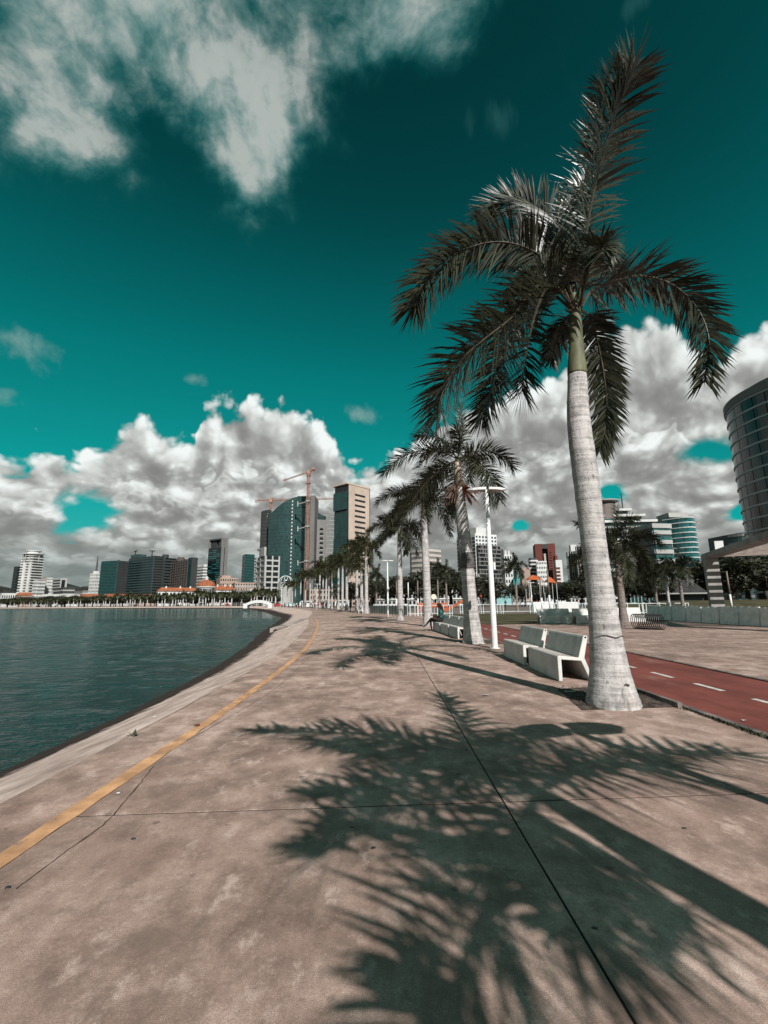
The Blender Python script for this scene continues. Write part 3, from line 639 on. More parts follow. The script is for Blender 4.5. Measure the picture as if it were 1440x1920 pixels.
FR = [  # pixels along each midrib with its distance in front (-) of or behind (+) the trunk
    ([(1083, 583, 0), (1088, 512, -.1), (1105, 400, -.35), (1124, 313, -.6), (1153, 216, -.95), (1172, 172, -1.15), (1189, 128, -1.3)], dict(n=95, length=.60, g=.26, spread=55, torn=.35, wind=.06)),
    ([(1082, 583, 0), (1092, 490, .1), (1106, 380, .15), (1120, 290, .1), (1128, 215, .0), (1128, 165, -.1)], dict(n=64, length=.46, g=.34, spread=60, torn=.55)),
    ([(1075, 575, 0), (1061, 497, .3), (1051, 430, .5), (1012, 391, .7), (954, 376, .9), (915, 395, 1.0)], dict(n=84, length=.56, g=.10, spread=45, wind=.05)),
    ([(1075, 580, 0), (1032, 498, -.1), (983, 464, -.2), (925, 454, -.3), (862, 473, -.4), (803, 522, -.5), (778, 572, -.5)], dict(n=90, length=.60, g=.20, wind=.02, roll=.9, spread=62)),
    ([(1075, 580, 0), (1032, 527, -.2), (998, 546, -.4), (959, 595, -.55), (910, 634, -.7), (866, 673, -.75), (832, 731, -.8), (818, 785, -.8)], dict(n=95, length=.62, g=.18, wind=.03, roll=.9, spread=65)),
    ([(1075, 580, 0), (1037, 536, -.35), (1012, 566, -.6), (993, 634, -.75), (983, 692, -.8), (978, 735, -.8)], dict(n=80, length=.54, g=.18, wind=.03, roll=.8, spread=65)),
    ([(1070, 578, .0), (1020, 548, .35), (966, 602, .6), (934, 682, .7), (918, 741, .75), (903, 784, .75)], dict(n=80, length=.52, g=.18, wind=.03, roll=.8, spread=65)),
    ([(1090, 575, 0), (1109, 546, .1), (1153, 527, .2), (1207, 517, .3), (1265, 536, .35), (1309, 580, .4), (1330, 640, .4), (1322, 715, .4)], dict(n=92, length=.56, g=.22, wind=.0, roll=-.8, spread=62)),
    ([(1088, 580, 0), (1109, 600, .3), (1124, 658, .5), (1134, 716, .6), (1138, 780, .65), (1124, 845, .65)], dict(n=84, length=.44, g=.30, wind=.02)),
    ([(1075, 585, 0), (1056, 605, .4), (1043, 640, .6), (1035, 672, .7)], dict(n=40, length=.34, g=.35)),
    ([(1082, 583, 0), (1070, 500, .35), (1066, 430, .6), (1082, 370, .9), (1100, 330, 1.3)], dict(n=60, length=.44, g=.22, spread=60)),
    ([(1085, 583, 0), (1098, 520, .6), (1125, 480, 1.3), (1150, 490, 2.0), (1160, 530, 2.6)], dict(n=60, length=.40, g=.3)),
    ([(1078, 583, 0), (1050, 520, .5), (1020, 505, 1.0), (985, 520, 1.5), (955, 560, 1.8)], dict(n=60, length=.5, g=.3)),
    ([(1086, 583, 0), (1105, 500, -.5), (1120, 470, -1.0), (1128, 460, -1.5), (1130, 470, -1.9)], dict(n=50, length=.40, g=.25, spread=55)),
    ([(1080, 583, 0), (1058, 510, -.1), (1040, 470, .0), (1020, 450, .4), (1000, 430, .8), (985, 425, 1.1)], dict(n=60, length=.42, g=.2, spread=55)),
]
for i, (pts, kw) in enumerate(FR):
    link('frond', frond_mesh([rel(x, y, dy) for x, y, dy in pts], seed=i + 1, **kw), palm)

# ---- the palm behind the viewer whose shadow fills the foreground
SC0 = G(1008, 1484); Z0 = 6.35
def sunward(px, py, z): q = G(px, py); return q + TO_SUN * (z / TO_SUN.z)
C0 = SC0 + TO_SUN * (Z0 / TO_SUN.z); B0 = Vector((C0.x, C0.y, 0))
p0 = thing('palm_tree', 'royal palm whose frond shadow sprawls over the foreground pavement', 'palm tree', B0, group='royal palms along the promenade')
link('trunk', trunk_mesh([(0, 0, -.05), (.03, 0, .5), (0, 0, 1.6), (-.04, 0, 3.2), (-.02, 0, 4.4), (0, 0, 5.2)], [.36, .26, .21, .20, .18, .14], 20, 60, 11), p0)
mb = MB(); mb.tube([(0, 0, 5.18), (0, 0, 5.6), (0, 0, 6.2), (0, 0, 6.5)], [.17, .16, .11, .06], 14); mb.build('crownshaft', M_SHAFT, p0, True)
F0 = [([(710, 1382, 7.3), (479, 1371, 6.6)], {}), ([(804, 1500, 7.0), (690, 1540, 6.4), (600, 1610, 5.6)], {}), ([(830, 1460, 7.2), (700, 1480, 6.8), (585, 1500, 6.2)], {}), ([(940, 1600, 6.3), (890, 1760, 5.3), (833, 1950, 4.4)], dict(n=44, length=.72, g=.12)), ([(1170, 1418, 7.2), (1395, 1416, 6.4)], {}),
      ([(905, 1397, 7.6), (833, 1306, 7.5)], {}), ([(992, 1584, 6.2), (1040, 1660, 5.6), (1090, 1743, 4.9)], {}), ([(1080, 1440, 7.2), (1270, 1440, 6.0)], {}), ([(780, 1420, 7.9), (590, 1390, 8.1)], {}),
      ([(960, 1420, 8.0), (1010, 1380, 9.0)], {})]
for i, (q, kw) in enumerate(F0):
    k = dict(n=44, length=.60, g=.20, width=.05, spread=60); k.update(kw)
    link('frond', frond_mesh([Vector((0, 0, Z0))] + [sunward(*a) - B0 for a in q], seed=40 + i, **k), p0)
mb = MB(); q0 = sunward(1180, 1680, 4.9) - B0
for k in range(40):
    a = rnd.uniform(0, 6.28); q = q0 + Vector((rnd.uniform(-.22, .22), rnd.uniform(-.22, .22), rnd.uniform(-.3, .2))); mb.tube([Vector((0, 0, 5.1)).lerp(q0, .6), q, q + Vector((0, 0, -.12))], [.012, .01, .006], 4)
mb.build('fruit_cluster', M_FRUIT, p0)

# ---- the other palms of the row and those on the plaza
def palm_at(base, height, seed, label, n=15, flen=3.0, mats=None, nl=46, tmat=None, shaft=None, lean=(0, 0), rb=.36, fruit=False, leafw=.05, group='royal palms along the promenade', sides=16, bias=Vector((-.35, .1, 0)), shaft_h=1.05, lo=-.45, band=False):
    r = random.Random(seed); t = thing('palm_tree', label, 'palm tree', base, group=group); h = height - shaft_h
    lx, ly = lean
    cl = [(0, 0, -.05), (lx * .02, ly * .02, .4), (lx * .2, ly * .2, h * .3), (lx * .55, ly * .55, h * .65), (lx, ly, h)]
    link('trunk', trunk_mesh(cl, [rb, rb * .80, rb * .62, rb * .60, rb * .43], sides, 56, seed, mt=tmat or M_TRUNK), t)
    tp = Vector((lx * 1.08, ly * 1.08, height))
    mb = MB(); mb.tube([(lx, ly, h - .03), (lx * 1.03, ly * 1.03, h + shaft_h * .4), tuple(tp), tuple(tp + Vector((0, 0, .25)))], [rb * .45, rb * .40, rb * .27, rb * .12], 12); mb.build('crownshaft', shaft or M_SHAFT, t, True)
    for i, pts in enumerate(random_fronds(tp, n, flen, seed, bias, lo)):
        link('frond', frond_mesh(pts, n=nl, length=flen * .185, width=leafw, g=.20, seed=seed * 31 + i, wind=.04, spread=58, roll=r.uniform(.3, .9) * (1 if pts[-1].x < pts[0].x else -1), mats=mats or [M_RACHIS, M_FRONDG], segs=2 if nl < 40 else 3), t)
    if fruit:
        for k, (fx, fy, m_) in enumerate(((.45, -.1, M_FRUIT), (-.35, -.2, M_DRY), (-.15, .3, M_DRY))):
            mb = MB(); c = Vector((lx + fx, ly + fy, h - .25))
            for q in range(60):
                e = c + Vector((r.uniform(-.28, .28), r.uniform(-.28, .28), r.uniform(-.55, .12))); mb.tube([Vector((lx, ly, h - .02)), Vector((lx, ly, h)).lerp(e, .6) + Vector((0, 0, .12)), e], [.012, .016, .012], 4)
            mb.build('fruit_cluster', m_, t)
    return t
g2 = G(887, 1206); z2 = P(868, 880, g2.y).z
p2 = palm_at(g2, z2 + .3, 21, 'royal palm with orange fruit clusters beside the double lamp post', 13, 3.0, nl=44, fruit=True, lean=(-.28, 0), rb=.42, shaft=M_SHAFT2, leafw=.034, shaft_h=1.0)
mb = MB(); mb.tube([(-.100, 0, 2.72), (-.118, 0, 3.0), (-.137, 0, 3.3)], [.292, .286, .280], 20, caps=False); mb.build('trunk_band', mat('band_grey', (.14, .125, .118), .85, .2, 4), p2, True)
g3 = G(803, 1174); z3 = P(800, 945, g3.y).z
palm_at(g3, z3 + .3, 22, 'slender palm with tan crownshaft behind the seated person', 14, 3.3, nl=52, lean=(-.1, 0), rb=.40, shaft=M_SHAFT2, leafw=.042)
g4 = G(751, 1163); z4 = P(748, 1000, g4.y).z
palm_at(g4, z4 + .3, 23, 'palm between two lamp posts, fourth of the row', 14, 3.2, nl=46, rb=.38, leafw=.046)
ROW = [(687, 1150, 1030, 24), (669, 1146, 1040, 25), (650, 1145.5, 1046, 26), (634, 1142.5, 1055, 27), (622, 1141.5, 1058, 28), (611, 1140.5, 1064, 29), (599, 1139.8, 1068, 30), (590, 1139, 1072, 31), (581, 1138, 1076, 32), (563, 1137.4, 1084, 33), (553, 1137, 1090, 34), (538, 1136.6, 1095, 35), (678, 1147.5, 1052, 36), (642, 1143.5, 1062, 37), (616, 1140, 1070, 38), (572, 1137.8, 1082, 39), (605, 1139.2, 1075, 91), (548, 1136.6, 1092, 92)]
for i, (x, y, yt, sd_) in enumerate(ROW):
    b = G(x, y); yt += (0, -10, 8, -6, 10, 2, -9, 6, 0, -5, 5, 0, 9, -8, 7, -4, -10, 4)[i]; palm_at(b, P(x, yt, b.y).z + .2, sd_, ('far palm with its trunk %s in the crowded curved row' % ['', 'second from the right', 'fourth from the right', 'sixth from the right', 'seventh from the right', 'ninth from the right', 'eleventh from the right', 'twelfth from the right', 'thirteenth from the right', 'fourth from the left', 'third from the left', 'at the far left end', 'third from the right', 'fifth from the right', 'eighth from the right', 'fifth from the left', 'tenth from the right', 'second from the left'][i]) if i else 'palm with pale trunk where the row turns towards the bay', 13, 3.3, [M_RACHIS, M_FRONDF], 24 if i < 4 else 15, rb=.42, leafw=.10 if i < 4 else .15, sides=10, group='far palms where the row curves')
# plaza palms on the right
gr = G(1171, 1176); palm_at(gr, P(1160, 1032, gr.y).z + .35, 51, 'brown-trunked palm beside the black coil bike rack', 18, 3.0, lo=-.9, nl=56, tmat=M_TRUNK_B, rb=.32, leafw=.04, group='palms on the plaza', shaft_h=.9)
for i, (x, y, yt, Y, lb) in enumerate(((1281, 1140, 1066, 46, 'windswept palm in front of the low dark roofed house'), (1232, 1135, 1080, 55, 'thin palm left of the low dark roofed house'), (1255, 1135, 1075, 60, 'thin white-stemmed palm behind the windswept palm'),
                           (970, 1140, 1065, 68, 'leaning palm in front of the pale turquoise building'), (838, 1140, 1075, 75, 'palm behind the orange play slide'), (822, 1140, 1066, 90, 'palm left of the play slide under dark trees'), (706, 1142, 1082, 85, 'small palm behind the glazed fence'))):
    b = P(x, y, Y); b.z = 0
    palm_at(b, P(x, yt, Y).z + .2, 52 + i, lb, 12, 2.6, [M_RACHIS, M_FRONDG], 26, tmat=M_TRUNK_B if i != 2 else M_TRUNK, rb=.26, leafw=.08, sides=10, group='palms beyond the plaza')

# ---- palms of the far shore: many, alike, small
crowns = []; trunks = []
for s_ in range(4):
    mb = MB(); r = random.Random(300 + s_)
    for i, pts in enumerate(random_fronds((0, 0, 7.2), 13, 2.9, 300 + s_, lo=-.6)):
        me_ = frond_mesh(pts, n=9, length=.75, width=.30, g=.25, seed=900 + i + s_ * 20, segs=2, rr=.05)
        o_ = len(mb.v); mb.v.extend([tuple(v.co) for v in me_.vertices]); mb.f.extend([tuple(j + o_ for j in p_.vertices) for p_ in me_.polygons]); mb.m.extend([p_.material_index for p_ in me_.polygons]); bpy.data.meshes.remove(me_)
    crowns.append(mb.mesh('crown', [M_RACHIS, M_FRONDF]))
    mb = MB(); mb.tube([(0, 0, -.2), (0, 0, 1.0), (.05, 0, 4.0), (0, 0, 6.2)], [.42, .34, .30, .2], 8); mb.tube([(0, 0, 6.15), (0, 0, 7.3)], [.2, .1], 8); trunks.append(mb.mesh('trunk', mat('far_palm_bark', (.55, .53, .50), .9, .2, 1.0), True))
def far_shore(px):
    best = None
    for i in range(120, NS):
        a, b = TPATH[i], TPATH[i + 1]; xa, xb = pxx(a), pxx(b)
        if (xa - px) * (xb - px) <= 0 and xa != xb: best = a.lerp(b, (px - xa) / (xb - xa))
    return best
r = random.Random(5); x = -6.0
while x < 520:
    s_ = far_shore(x)
    if s_:
        d = (s_ - EYEP); d.z = 0; d.normalize(); b = s_ + d * r.uniform(7, 30); b.z = 0
        k = r.randrange(4); sc_ = r.uniform(.85, 1.2) * (1.0 if x > 200 else .82)
        t = thing('palm_tree', 'small pale-trunked palm in the long row on the far shore', 'palm tree', b, 0, 'palms along the far shore', scale=(sc_ * r.choice((1, 1, -1)), sc_, sc_ * r.uniform(.9, 1.1)))
        link('trunk', trunks[k], t); link('crown', crowns[(k + r.randrange(2)) % 4], t)
    x += r.uniform(4.0, 8.0)

# ---- broadleaf trees
def tree_crown(seed, nleaf, rx, rz, size):
    r = random.Random(seed); mb = MB(); lobes = [(Vector((r.uniform(-.6, .6) * rx, r.uniform(-.6, .6) * rx, r.uniform(-.35, .5) * rz)), r.uniform(.35, .62) * rx) for _ in range(9)]
    for _ in range(nleaf):
        c, lr = r.choice(lobes); d = Vector((r.gauss(0, 1), r.gauss(0, 1), r.gauss(0, 1))).normalized(); p = c + Vector((d.x, d.y, d.z * .8)) * lr * r.uniform(.55, 1.08)
        u = Vector((r.gauss(0, 1), r.gauss(0, 1), r.gauss(0, .6))).normalized(); v = u.cross(d); v = u.orthogonal() if v.length < .1 else v; v.normalize(); s = size * r.uniform(.6, 1.3)
        mb.add([p - u * s, p + v * s * .45, p + u * s, p - v * s * .45], [(0, 1, 2, 3)])
    return mb.mesh('crown', M_LEAF)
def tree_trunk(seed, h):
    r = random.Random(seed); mb = MB(); mb.tube([(0, 0, -.1), (r.uniform(-.1, .1), 0, h * .3), (r.uniform(-.2, .2), r.uniform(-.2, .2), h * .6)], [.28, .2, .16], 8)
    for k in range(6):
        a = k * 1.05 + r.random(); mb.tube([(0, 0, h * .5), (math.cos(a) * .8, math.sin(a) * .8, h * .7), (math.cos(a) * 1.6, math.sin(a) * 1.6, h * .95)], [.13, .09, .04], 6)
    return mb.mesh('trunk', M_BARK, True)
TC = [tree_crown(70 + k, 4600, 3.2, 3.0, .20) for k in range(4)]; TT = [tree_trunk(80 + k, 3.4) for k in range(3)]
def tree(px, py_top, Y, label, group, w=1.0):
    r = random.Random(int(px * 7 + Y)); b = P(px, 1130, Y); b.z = -.03; H = max(2.5, P(px, py_top, Y).z); s = H / 6.1
    t = thing('broadleaf_tree', label, 'tree', b, r.uniform(0, 6.28), group, scale=(s * w, s * w, s))
    link('trunk', r.choice(TT), t); link('crown', r.choice(TC), t, loc=(0, 0, 3.7)); return t
DT = 'dark broadleaf tree behind the palms at the back of the plaza'
for i, (x, yt, Y, w) in enumerate(((640, 1095, 175, 1.3), (668, 1088, 165, 1.3), (700, 1080, 150, 1.3), (725, 1088, 140, 1.2), (760, 1078, 135, 1.3), (785, 1070, 130, 1.4), (815, 1068, 140, 1.4), (845, 1066, 135, 1.4), (872, 1075, 125, 1.3), (905, 1078, 130, 1.3), (930, 1088, 150, 1.2),
        (985, 1092, 130, 1.3), (1010, 1096, 140, 1.2), (1040, 1093, 130, 1.3), (1065, 1092, 135, 1.3), (1092, 1085, 120, 1.4), (1120, 1086, 120, 1.3))): tree(x, yt, Y, 'dark broadleaf tree behind the plaza, number %s counted from the left' % ['one', 'two', 'three', 'four', 'five', 'six', 'seven', 'eight', 'nine', 'ten', 'eleven', 'twelve', 'thirteen', 'fourteen', 'fifteen', 'sixteen', 'seventeen'][i], 'trees at the back of the plaza', w)
for x, yt, Y, w in ((1140, 1070, 95, 1.3), (1180, 1078, 100, 1.3), (1215, 1075, 90, 1.3), (1240, 1092, 105, 1.2), (1300, 1080, 110, 1.2)): tree(x, yt, Y, 'dark tree behind the right hand palms, %s from the left' % {1140: 'first', 1180: 'second', 1215: 'third', 1240: 'fourth', 1300: 'fifth'}[x], 'trees behind the right hand palms', w)
for x, yt, Y, w in ((1345, 1050, 95, 1.2), (1375, 1040, 90, 1.2), (1405, 1032, 100, 1.3), (1440, 1035, 95, 1.2)): tree(x, yt, Y, 'dark tree seen through the grey concrete frame, %s from the left' % {1345: 'first', 1375: 'second', 1405: 'third', 1440: 'fourth'}[x], 'trees beyond the concrete frame', w)
r = random.Random(9); x = 0
while x < 520:
    s_ = far_shore(x)
    if s_:
        d = (s_ - EYEP); d.z = 0; d.normalize(); Yd = (s_ + d * r.uniform(26, 45)).y
        tree(x, 1121 - .014 * x + r.uniform(-3, 3), Yd, 'dark rounded tree behind the palms of the far shore', 'trees along the far shore', r.uniform(1.3, 1.8))
    x += r.uniform(9, 15)

# ================================================================== things on the promenade and plaza
PROF = [(0, 0), (0.0, .43), (.012, .455), (.04, .466), (.40, .425), (.515, .795), (.535, .828), (.57, .838), (.60, .822), (.607, .785), (.515, .42), (.665, 0), (.59, 0), (.445, .365), (.075, .392), (.07, 0)]
def bench_mesh(L, mt_=M_BENCH):
    mb = MB(); n = len(PROF); segs = 6; vs = []
    for k in range(segs + 1): vs += [(x, L * k / segs, z) for x, z in PROF]
    fs = [(k * n + i, k * n + (i + 1) % n, (k + 1) * n + (i + 1) % n, (k + 1) * n + i) for k in range(segs) for i in range(n)]
    fs = [f[::-1] for f in fs]; fs += [tuple(range(n)), tuple(range((segs + 1) * n - 1, segs * n - 1, -1))]
    mb.add(vs, fs); bm = bmesh.new(); me = mb.mesh('shell', mt_); bm.from_mesh(me); bmesh.ops.recalc_face_normals(bm, faces=bm.faces[:]); bm.to_mesh(me); bm.free(); return me
BENCH = bench_mesh(1.9)
PROF_B = PROF; PROF = [(0, 0), (0.0, .40), (.02, .42), (.38, .39), (.50, .76), (.53, .79), (.58, .79), (.60, .77), (.70, 0), (.62, 0), (.44, .34), (.075, .35), (.07, 0)]
BENCH_P = bench_mesh(1.9, M_BENCHW); PROF = PROF_B
mbh = MB(); mbh.tube([(.565, -.004, .798), (.565, .03, .798)], .02, 10); HOLE_ = mbh.mesh('tie_hole', M_BLACK)
mbf = MB()
for yy_ in (.12, 1.70): mbf.box(.004, .066, yy_, yy_ + .09, -.012, .004); mbf.box(.594, .66, yy_, yy_ + .09, -.012, .004)
FOOT_ = mbf.mesh('base_pad', M_KERB)
def bench(x, y, rot, label, scale=None, group='folded concrete benches facing the bay', shell=None):
    t = thing('concrete_bench', label, 'bench', (x, y, .004), rot, group, scale)
    link('shell', shell or BENCH, t, bevel=.012)
    if shell is None: link('tie_hole', HOLE_, t)
    link('base_pad', FOOT_, t); return t
bench(3.27, 9.10, R(-.6), 'nearest folded concrete bench, right beside the thick grey palm trunk')
bench(3.27, 11.32, R(-.4), 'folded concrete bench second from the thick palm, next to the white lamp post')
q = [G(858.5, 1198.5), G(837, 1190.5), G(819, 1183)]
bench(q[0].x, q[0].y, R(3), 'folded concrete bench half hidden behind the palm with orange fruit')
bench(q[0].x - .12, q[0].y + 2.02, R(3.5), 'middle folded bench of the three beyond the lamp post')
bench(q[0].x - .26, q[0].y + 4.05, R(4), 'folded bench with the person in teal shirt sitting on its end')
PBX, PBY = q[0].x - .26 - .09, q[0].y + 4.05 + 1.45
bq = G(672, 1150.5); bench(bq.x, bq.y, R(10), 'small far bench beside the palm trunks in the curved row')
# benches on the plaza, seen from behind
seams = [(1160, 1166), (1211, 1163)]
a = G(1012, 1169); b = G(1074, 1169); bench(b.x, b.y, R(88), 'weathered concrete bench at the lawn edge, left of the thick palm trunk', (1.1, 1.12, 1.15), 'plaza benches')
a = G(1143, 1169); bench(a.x, a.y, R(90), 'bright concrete bench half hidden by the left side of the thick palm trunk', (1.1, 1.12, 1.15), 'plaza benches')
a = G(1211, 1166); bench(a.x, a.y, R(90), 'bright concrete bench between the brown palm and the coil rack', (1.1, 1.12, 1.15), 'plaza benches')
SE = [(1214, 1161), (1236, 1162.5), (1261, 1164), (1288, 1166), (1317, 1168), (1351, 1170), (1388, 1172.5), (1428, 1175), (1476, 1178)]
ORD = ['leftmost', 'second', 'third', 'fourth', 'fifth', 'sixth', 'seventh', 'rightmost']
for i in range(8):
    a, b = G(*SE[i]), G(*SE[i + 1]); d = b - a; L = d.length; nb = Vector((-d.y, d.x, 0)).normalized() * .8
    bench(a.x + nb.x, a.y + nb.y, math.atan2(d.y, d.x) - math.pi / 2, ORD[i] + ' pale grey bench back of the long row under the concrete frame' if i in (0, 7) else ORD[i] + ' bench back from the left in the long row under the concrete frame', (1.2, L / 1.9 * .93, 1.33 - .05 * (i % 3 == 1)), 'plaza benches seen from behind', BENCH_P)
# coil bike rack
a, b = G(1197, 1179), G(1236, 1180.5); ax = (b - a); ax.z = 0; Lr = 1.45; axn = ax.normalized(); sdv = Vector((-axn.y, axn.x, 0)); ctr = (a + b) / 2
rk = thing('bike_rack', 'black spiral coil bicycle rack on the plaza beside the brown palm', 'bike rack', (ctr.x, ctr.y, 0))
mb = MB(); N = 15 * 20; mb.tube([axn * (Lr * (k / N - .5)) + sdv * (.37 * math.cos(2 * math.pi * k / 20)) + Vector((0, 0, .39 + .37 * math.sin(2 * math.pi * k / 20))) for k in range(N + 1)], .021, 6); mb.build('coil', M_BLACK, rk, True)
mb = MB(); mb.beam(axn * (-Lr / 2) + Vector((0, 0, .012)), axn * (Lr / 2) + Vector((0, 0, .012)), .06, .02); mb.build('base_bar', M_BLACK, rk)

# double-headed lamp posts
def lamp_mesh():
    mb = MB(); mb.tube([(0, 0, 0), (0, 0, .02), (0, 0, .5), (0, 0, 5.28)], [.10, .10, .098, .062], 14); pole = mb.mesh('pole', M_WHITE, True)
    heads = []
    for s in (-1, 1):
        mb = MB(); pl = [(.05, -.20), (.30, -.235), (.50, -.20), (.64, -.10), (.685, 0), (.64, .10), (.50, .20), (.30, .235), (.05, .20)]
        n = len(pl); zt = lambda x: .09 - .07 * x; vs = [(s * x, y, zt(x) + .035 - .04 * abs(y)) for x, y in pl] + [(s * x, y, zt(x) - .055 + .05 * (x > .55)) for x, y in pl]
        fs = [tuple(range(n)), tuple(range(2 * n - 1, n - 1, -1))] + [(i, n + i, n + (i + 1) % n, (i + 1) % n) for i in range(n)]
        mb.add(vs, fs if s > 0 else [f[::-1] for f in fs]); bm = bmesh.new(); me = mb.mesh('lamp_head', M_WHITE); bm.from_mesh(me); bmesh.ops.recalc_face_normals(bm, faces=bm.faces[:]); bm.to_mesh(me); bm.free(); heads.append(me)
    mb = MB(); mb.tube([(-.09, 0, 0), (.09, 0, 0)], .055, 10); hub = mb.mesh('hub', M_WHITE, True)
    mb = MB(); mb.tube([(0, 0, -.004), (0, 0, .02)], [.17, .17], 14); plate = mb.mesh('base_plate', M_WHITE)
    return pole, heads, hub, plate
LP = lamp_mesh()
mbx = MB().box(.09, .16, -.05, .05, 2.55, 2.80); LBOX = mbx.mesh('junction_box', M_WHITE)
def lamp(b, label, hgt=5.3, rz=0.0):
    k = hgt / 5.35; t = thing('lamp_post', label, 'lamp post', b, rz, 'double-headed lamp posts', scale=(1, 1, k))
    link('pole', LP[0], t); link('hub', LP[2], t, (0, 0, 5.28)); link('base_plate', LP[3], t); link('junction_box', LBOX, t)
    for h in LP[1]: link('lamp_head', h, t, (0, 0, 5.27))
    return t
l1 = G(928, 1215.5); lamp(l1, 'white double-headed lamp post between the benches and the palm with orange fruit', P(911, 917, l1.y).z)
l2 = G(727.5, 1157); lamp(l2, 'white double-headed lamp post in front of the glazed fence', P(726, 1051, l2.y).z)
l0 = G(1062, 1366); l0 = l0 + TO_SUN * (5.3 / TO_SUN.z); l0.z = 0; lamp(l0, 'lamp post whose oval head shadow lies on the foreground pavement', 5.3, R(8))
for x, y, yt, Y, lb in ((594, 1138, 1095, 120, 'small distant double lamp in the curved palm row'), (527, 1136, 1101, 165, 'smallest distant double lamp near the white bridge'), (998, 1140, 1092, 80, 'distant double lamp under the orange canopies')):
    b = P(x, y, Y); b.z = 0; lamp(b, lb, P(x, yt, Y).z)
M_POLEB = mat('brown_pole', (.22, .16, .13), .7, .2, 1.0)
for i, (x, y, yt, Y, lb) in enumerate(((744, 1140, 1091, 78, 'short white-footed pole right of the fourth palm'), (766, 1139, 1093, 80, 'slim white pole behind the glazed fence'), (784, 1140, 1090, 76, 'slim brown pole left of the tan-shafted palm'), (1032, 1146, 1069, 56, 'tall two-tone pole in front of the white van'), (1017, 1144, 1083, 60, 'shorter two-tone pole left of the white van'),
                             (1372, 1137, 1072, 60, 'thin dark flag pole seen inside the concrete frame'))):
    b = P(x, y, Y); b.z = 0; h = P(x, yt, Y).z; t = thing('pole', lb, 'pole', b, group='poles around the plaza')
    mb = MB(); mb.tube([(0, 0, 0), (0, 0, h * .42)], [.12, .115], 8); mb.build('lower_shaft', M_WHITE, t, True)
    mb = MB(); mb.tube([(0, 0, h * .42), (0, 0, h)], [.11, .09], 8); mb.lathe([(.13, h), (.13, h + .06), (.0, h + .1)], 8); mb.build('upper_shaft', M_POLEB if i != 1 else M_WHITE, t, True)

# ---- the seated person and the phone
def skin_body(name, chains, mt, parent, sub=2):
    """chains: lists of (point, radius); the first point of later chains names an earlier vertex"""
    bm = bmesh.new(); sk = bm.verts.layers.skin.verify(); vv = {}; first = True
    for ch in chains:
        prev = None
        for key, p, rr in ch:
            if key in vv: v = vv[key]
            else:
                v = bm.verts.new(p); v[sk].radius = (rr, rr) if not isinstance(rr, tuple) else rr; vv[key] = v
                if first: v[sk].use_root = True; first = False
            if prev is not None and bm.edges.get((prev, v)) is None: bm.edges.new((prev, v))
            prev = v
    me = bpy.data.meshes.new(name); bm.to_mesh(me); bm.free(); me.materials.append(mt); o = link(name, me, parent)
    m1 = o.modifiers.new('skin', 'SKIN'); m1.use_smooth_shade = True; m2 = o.modifiers.new('sub', 'SUBSURF'); m2.levels = sub; m2.render_levels = sub; return o
M_SKIN = mat('dark_skin', (.045, .025, .018), .5, .1, 3); M_TEAL = mat('teal_shirt', (.010, .17, .155), .85, .15, 6); M_SHORTS = mat('dark_shorts', (.025, .022, .022), .9, .2, 6); M_HAIR = mat('black_hair', (.008, .007, .007), .7, .2, 20)
# local: facing -x (towards the water), seat at z .45
pr = thing('person', 'person in teal shirt and dark shorts sitting cross-legged, looking at a phone', 'person', (PBX + .02, PBY, 0), R(4))
hip = (.30, 0, .56)
skin_body('body', [[('hip', hip, .13), ('wa', (.33, 0, .74), .115), ('ch', (.33, 0, .95), (.125, .15)), ('ne', (.28, 0, 1.10), .058), ('nk', (.25, 0, 1.16), .055), ('hd', (.22, 0, 1.25), (.085, .095)), ('ht', (.23, 0, 1.35), .075)],
     [('hip', hip, .13), ('hl', (.20, .10, .55), .095), ('kl', (-.20, .09, .52), .065), ('ca', (-.20, .08, .30), .058), ('al', (-.16, .08, .09), .038), ('fl', (-.20, .08, .045), .04), ('tl', (-.34, .09, .035), .028)],
     [('hip', hip, .13), ('hr', (.20, -.10, .58), .095), ('kr', (-.20, -.06, .64), .065), ('cr', (-.33, .0, .47), .058), ('ar', (-.47, .05, .30), .038), ('fr', (-.53, .05, .265), .04), ('tr', (-.63, .06, .21), .028)],
     [('ch', (.33, 0, .95), .15), ('sl', (.32, .19, .99), .062), ('el', (.25, .23, .74), .048), ('wl', (-.01, .10, .74), .032), ('pl', (-.08, .06, .76), .036)],
     [('ch', (.33, 0, .95), .15), ('sr', (.32, -.19, .99), .062), ('er', (.22, -.23, .76), .048), ('wr', (-.01, -.08, .75), .032), ('pr', (-.08, -.04, .77), .036)]], M_SKIN, pr)
mb = MB()
for s in (-1, 1):
    for k in range(4): mb.tube([(-.10, s * (.02 + .018 * k), .765), (-.15, s * (.018 + .016 * k), .775), (-.17, s * (.012 + .012 * k), .80)], [.010, .009, .006], 5)
    mb.tube([(-.06, s * .02, .78), (-.10, s * .0, .81)], [.011, .008], 5)
mb.build('fingers', M_SKIN, pr, True)
skin_body('shirt', [[('a', (.31, 0, .60), .135), ('b', (.335, 0, .75), .13), ('c', (.335, 0, .95), (.14, .165)), ('d', (.295, 0, 1.07), .085)], [('c', (.335, 0, .95), .165), ('e', (.32, .195, .985), .085), ('f', (.29, .22, .86), .075)], [('c', (.335, 0, .95), .165), ('g', (.32, -.195, .985), .085), ('h', (.29, -.22, .86), .075)]], M_TEAL, pr)
skin_body('shorts', [[('a', (.31, 0, .56), .14), ('b', (.22, .10, .55), .112), ('c', (-.02, .10, .54), .098)], [('a', (.31, 0, .56), .14), ('d', (.22, -.10, .58), .112), ('e', (-.02, -.08, .61), .098)]], M_SHORTS, pr)
mb = MB(); r = random.Random(2)
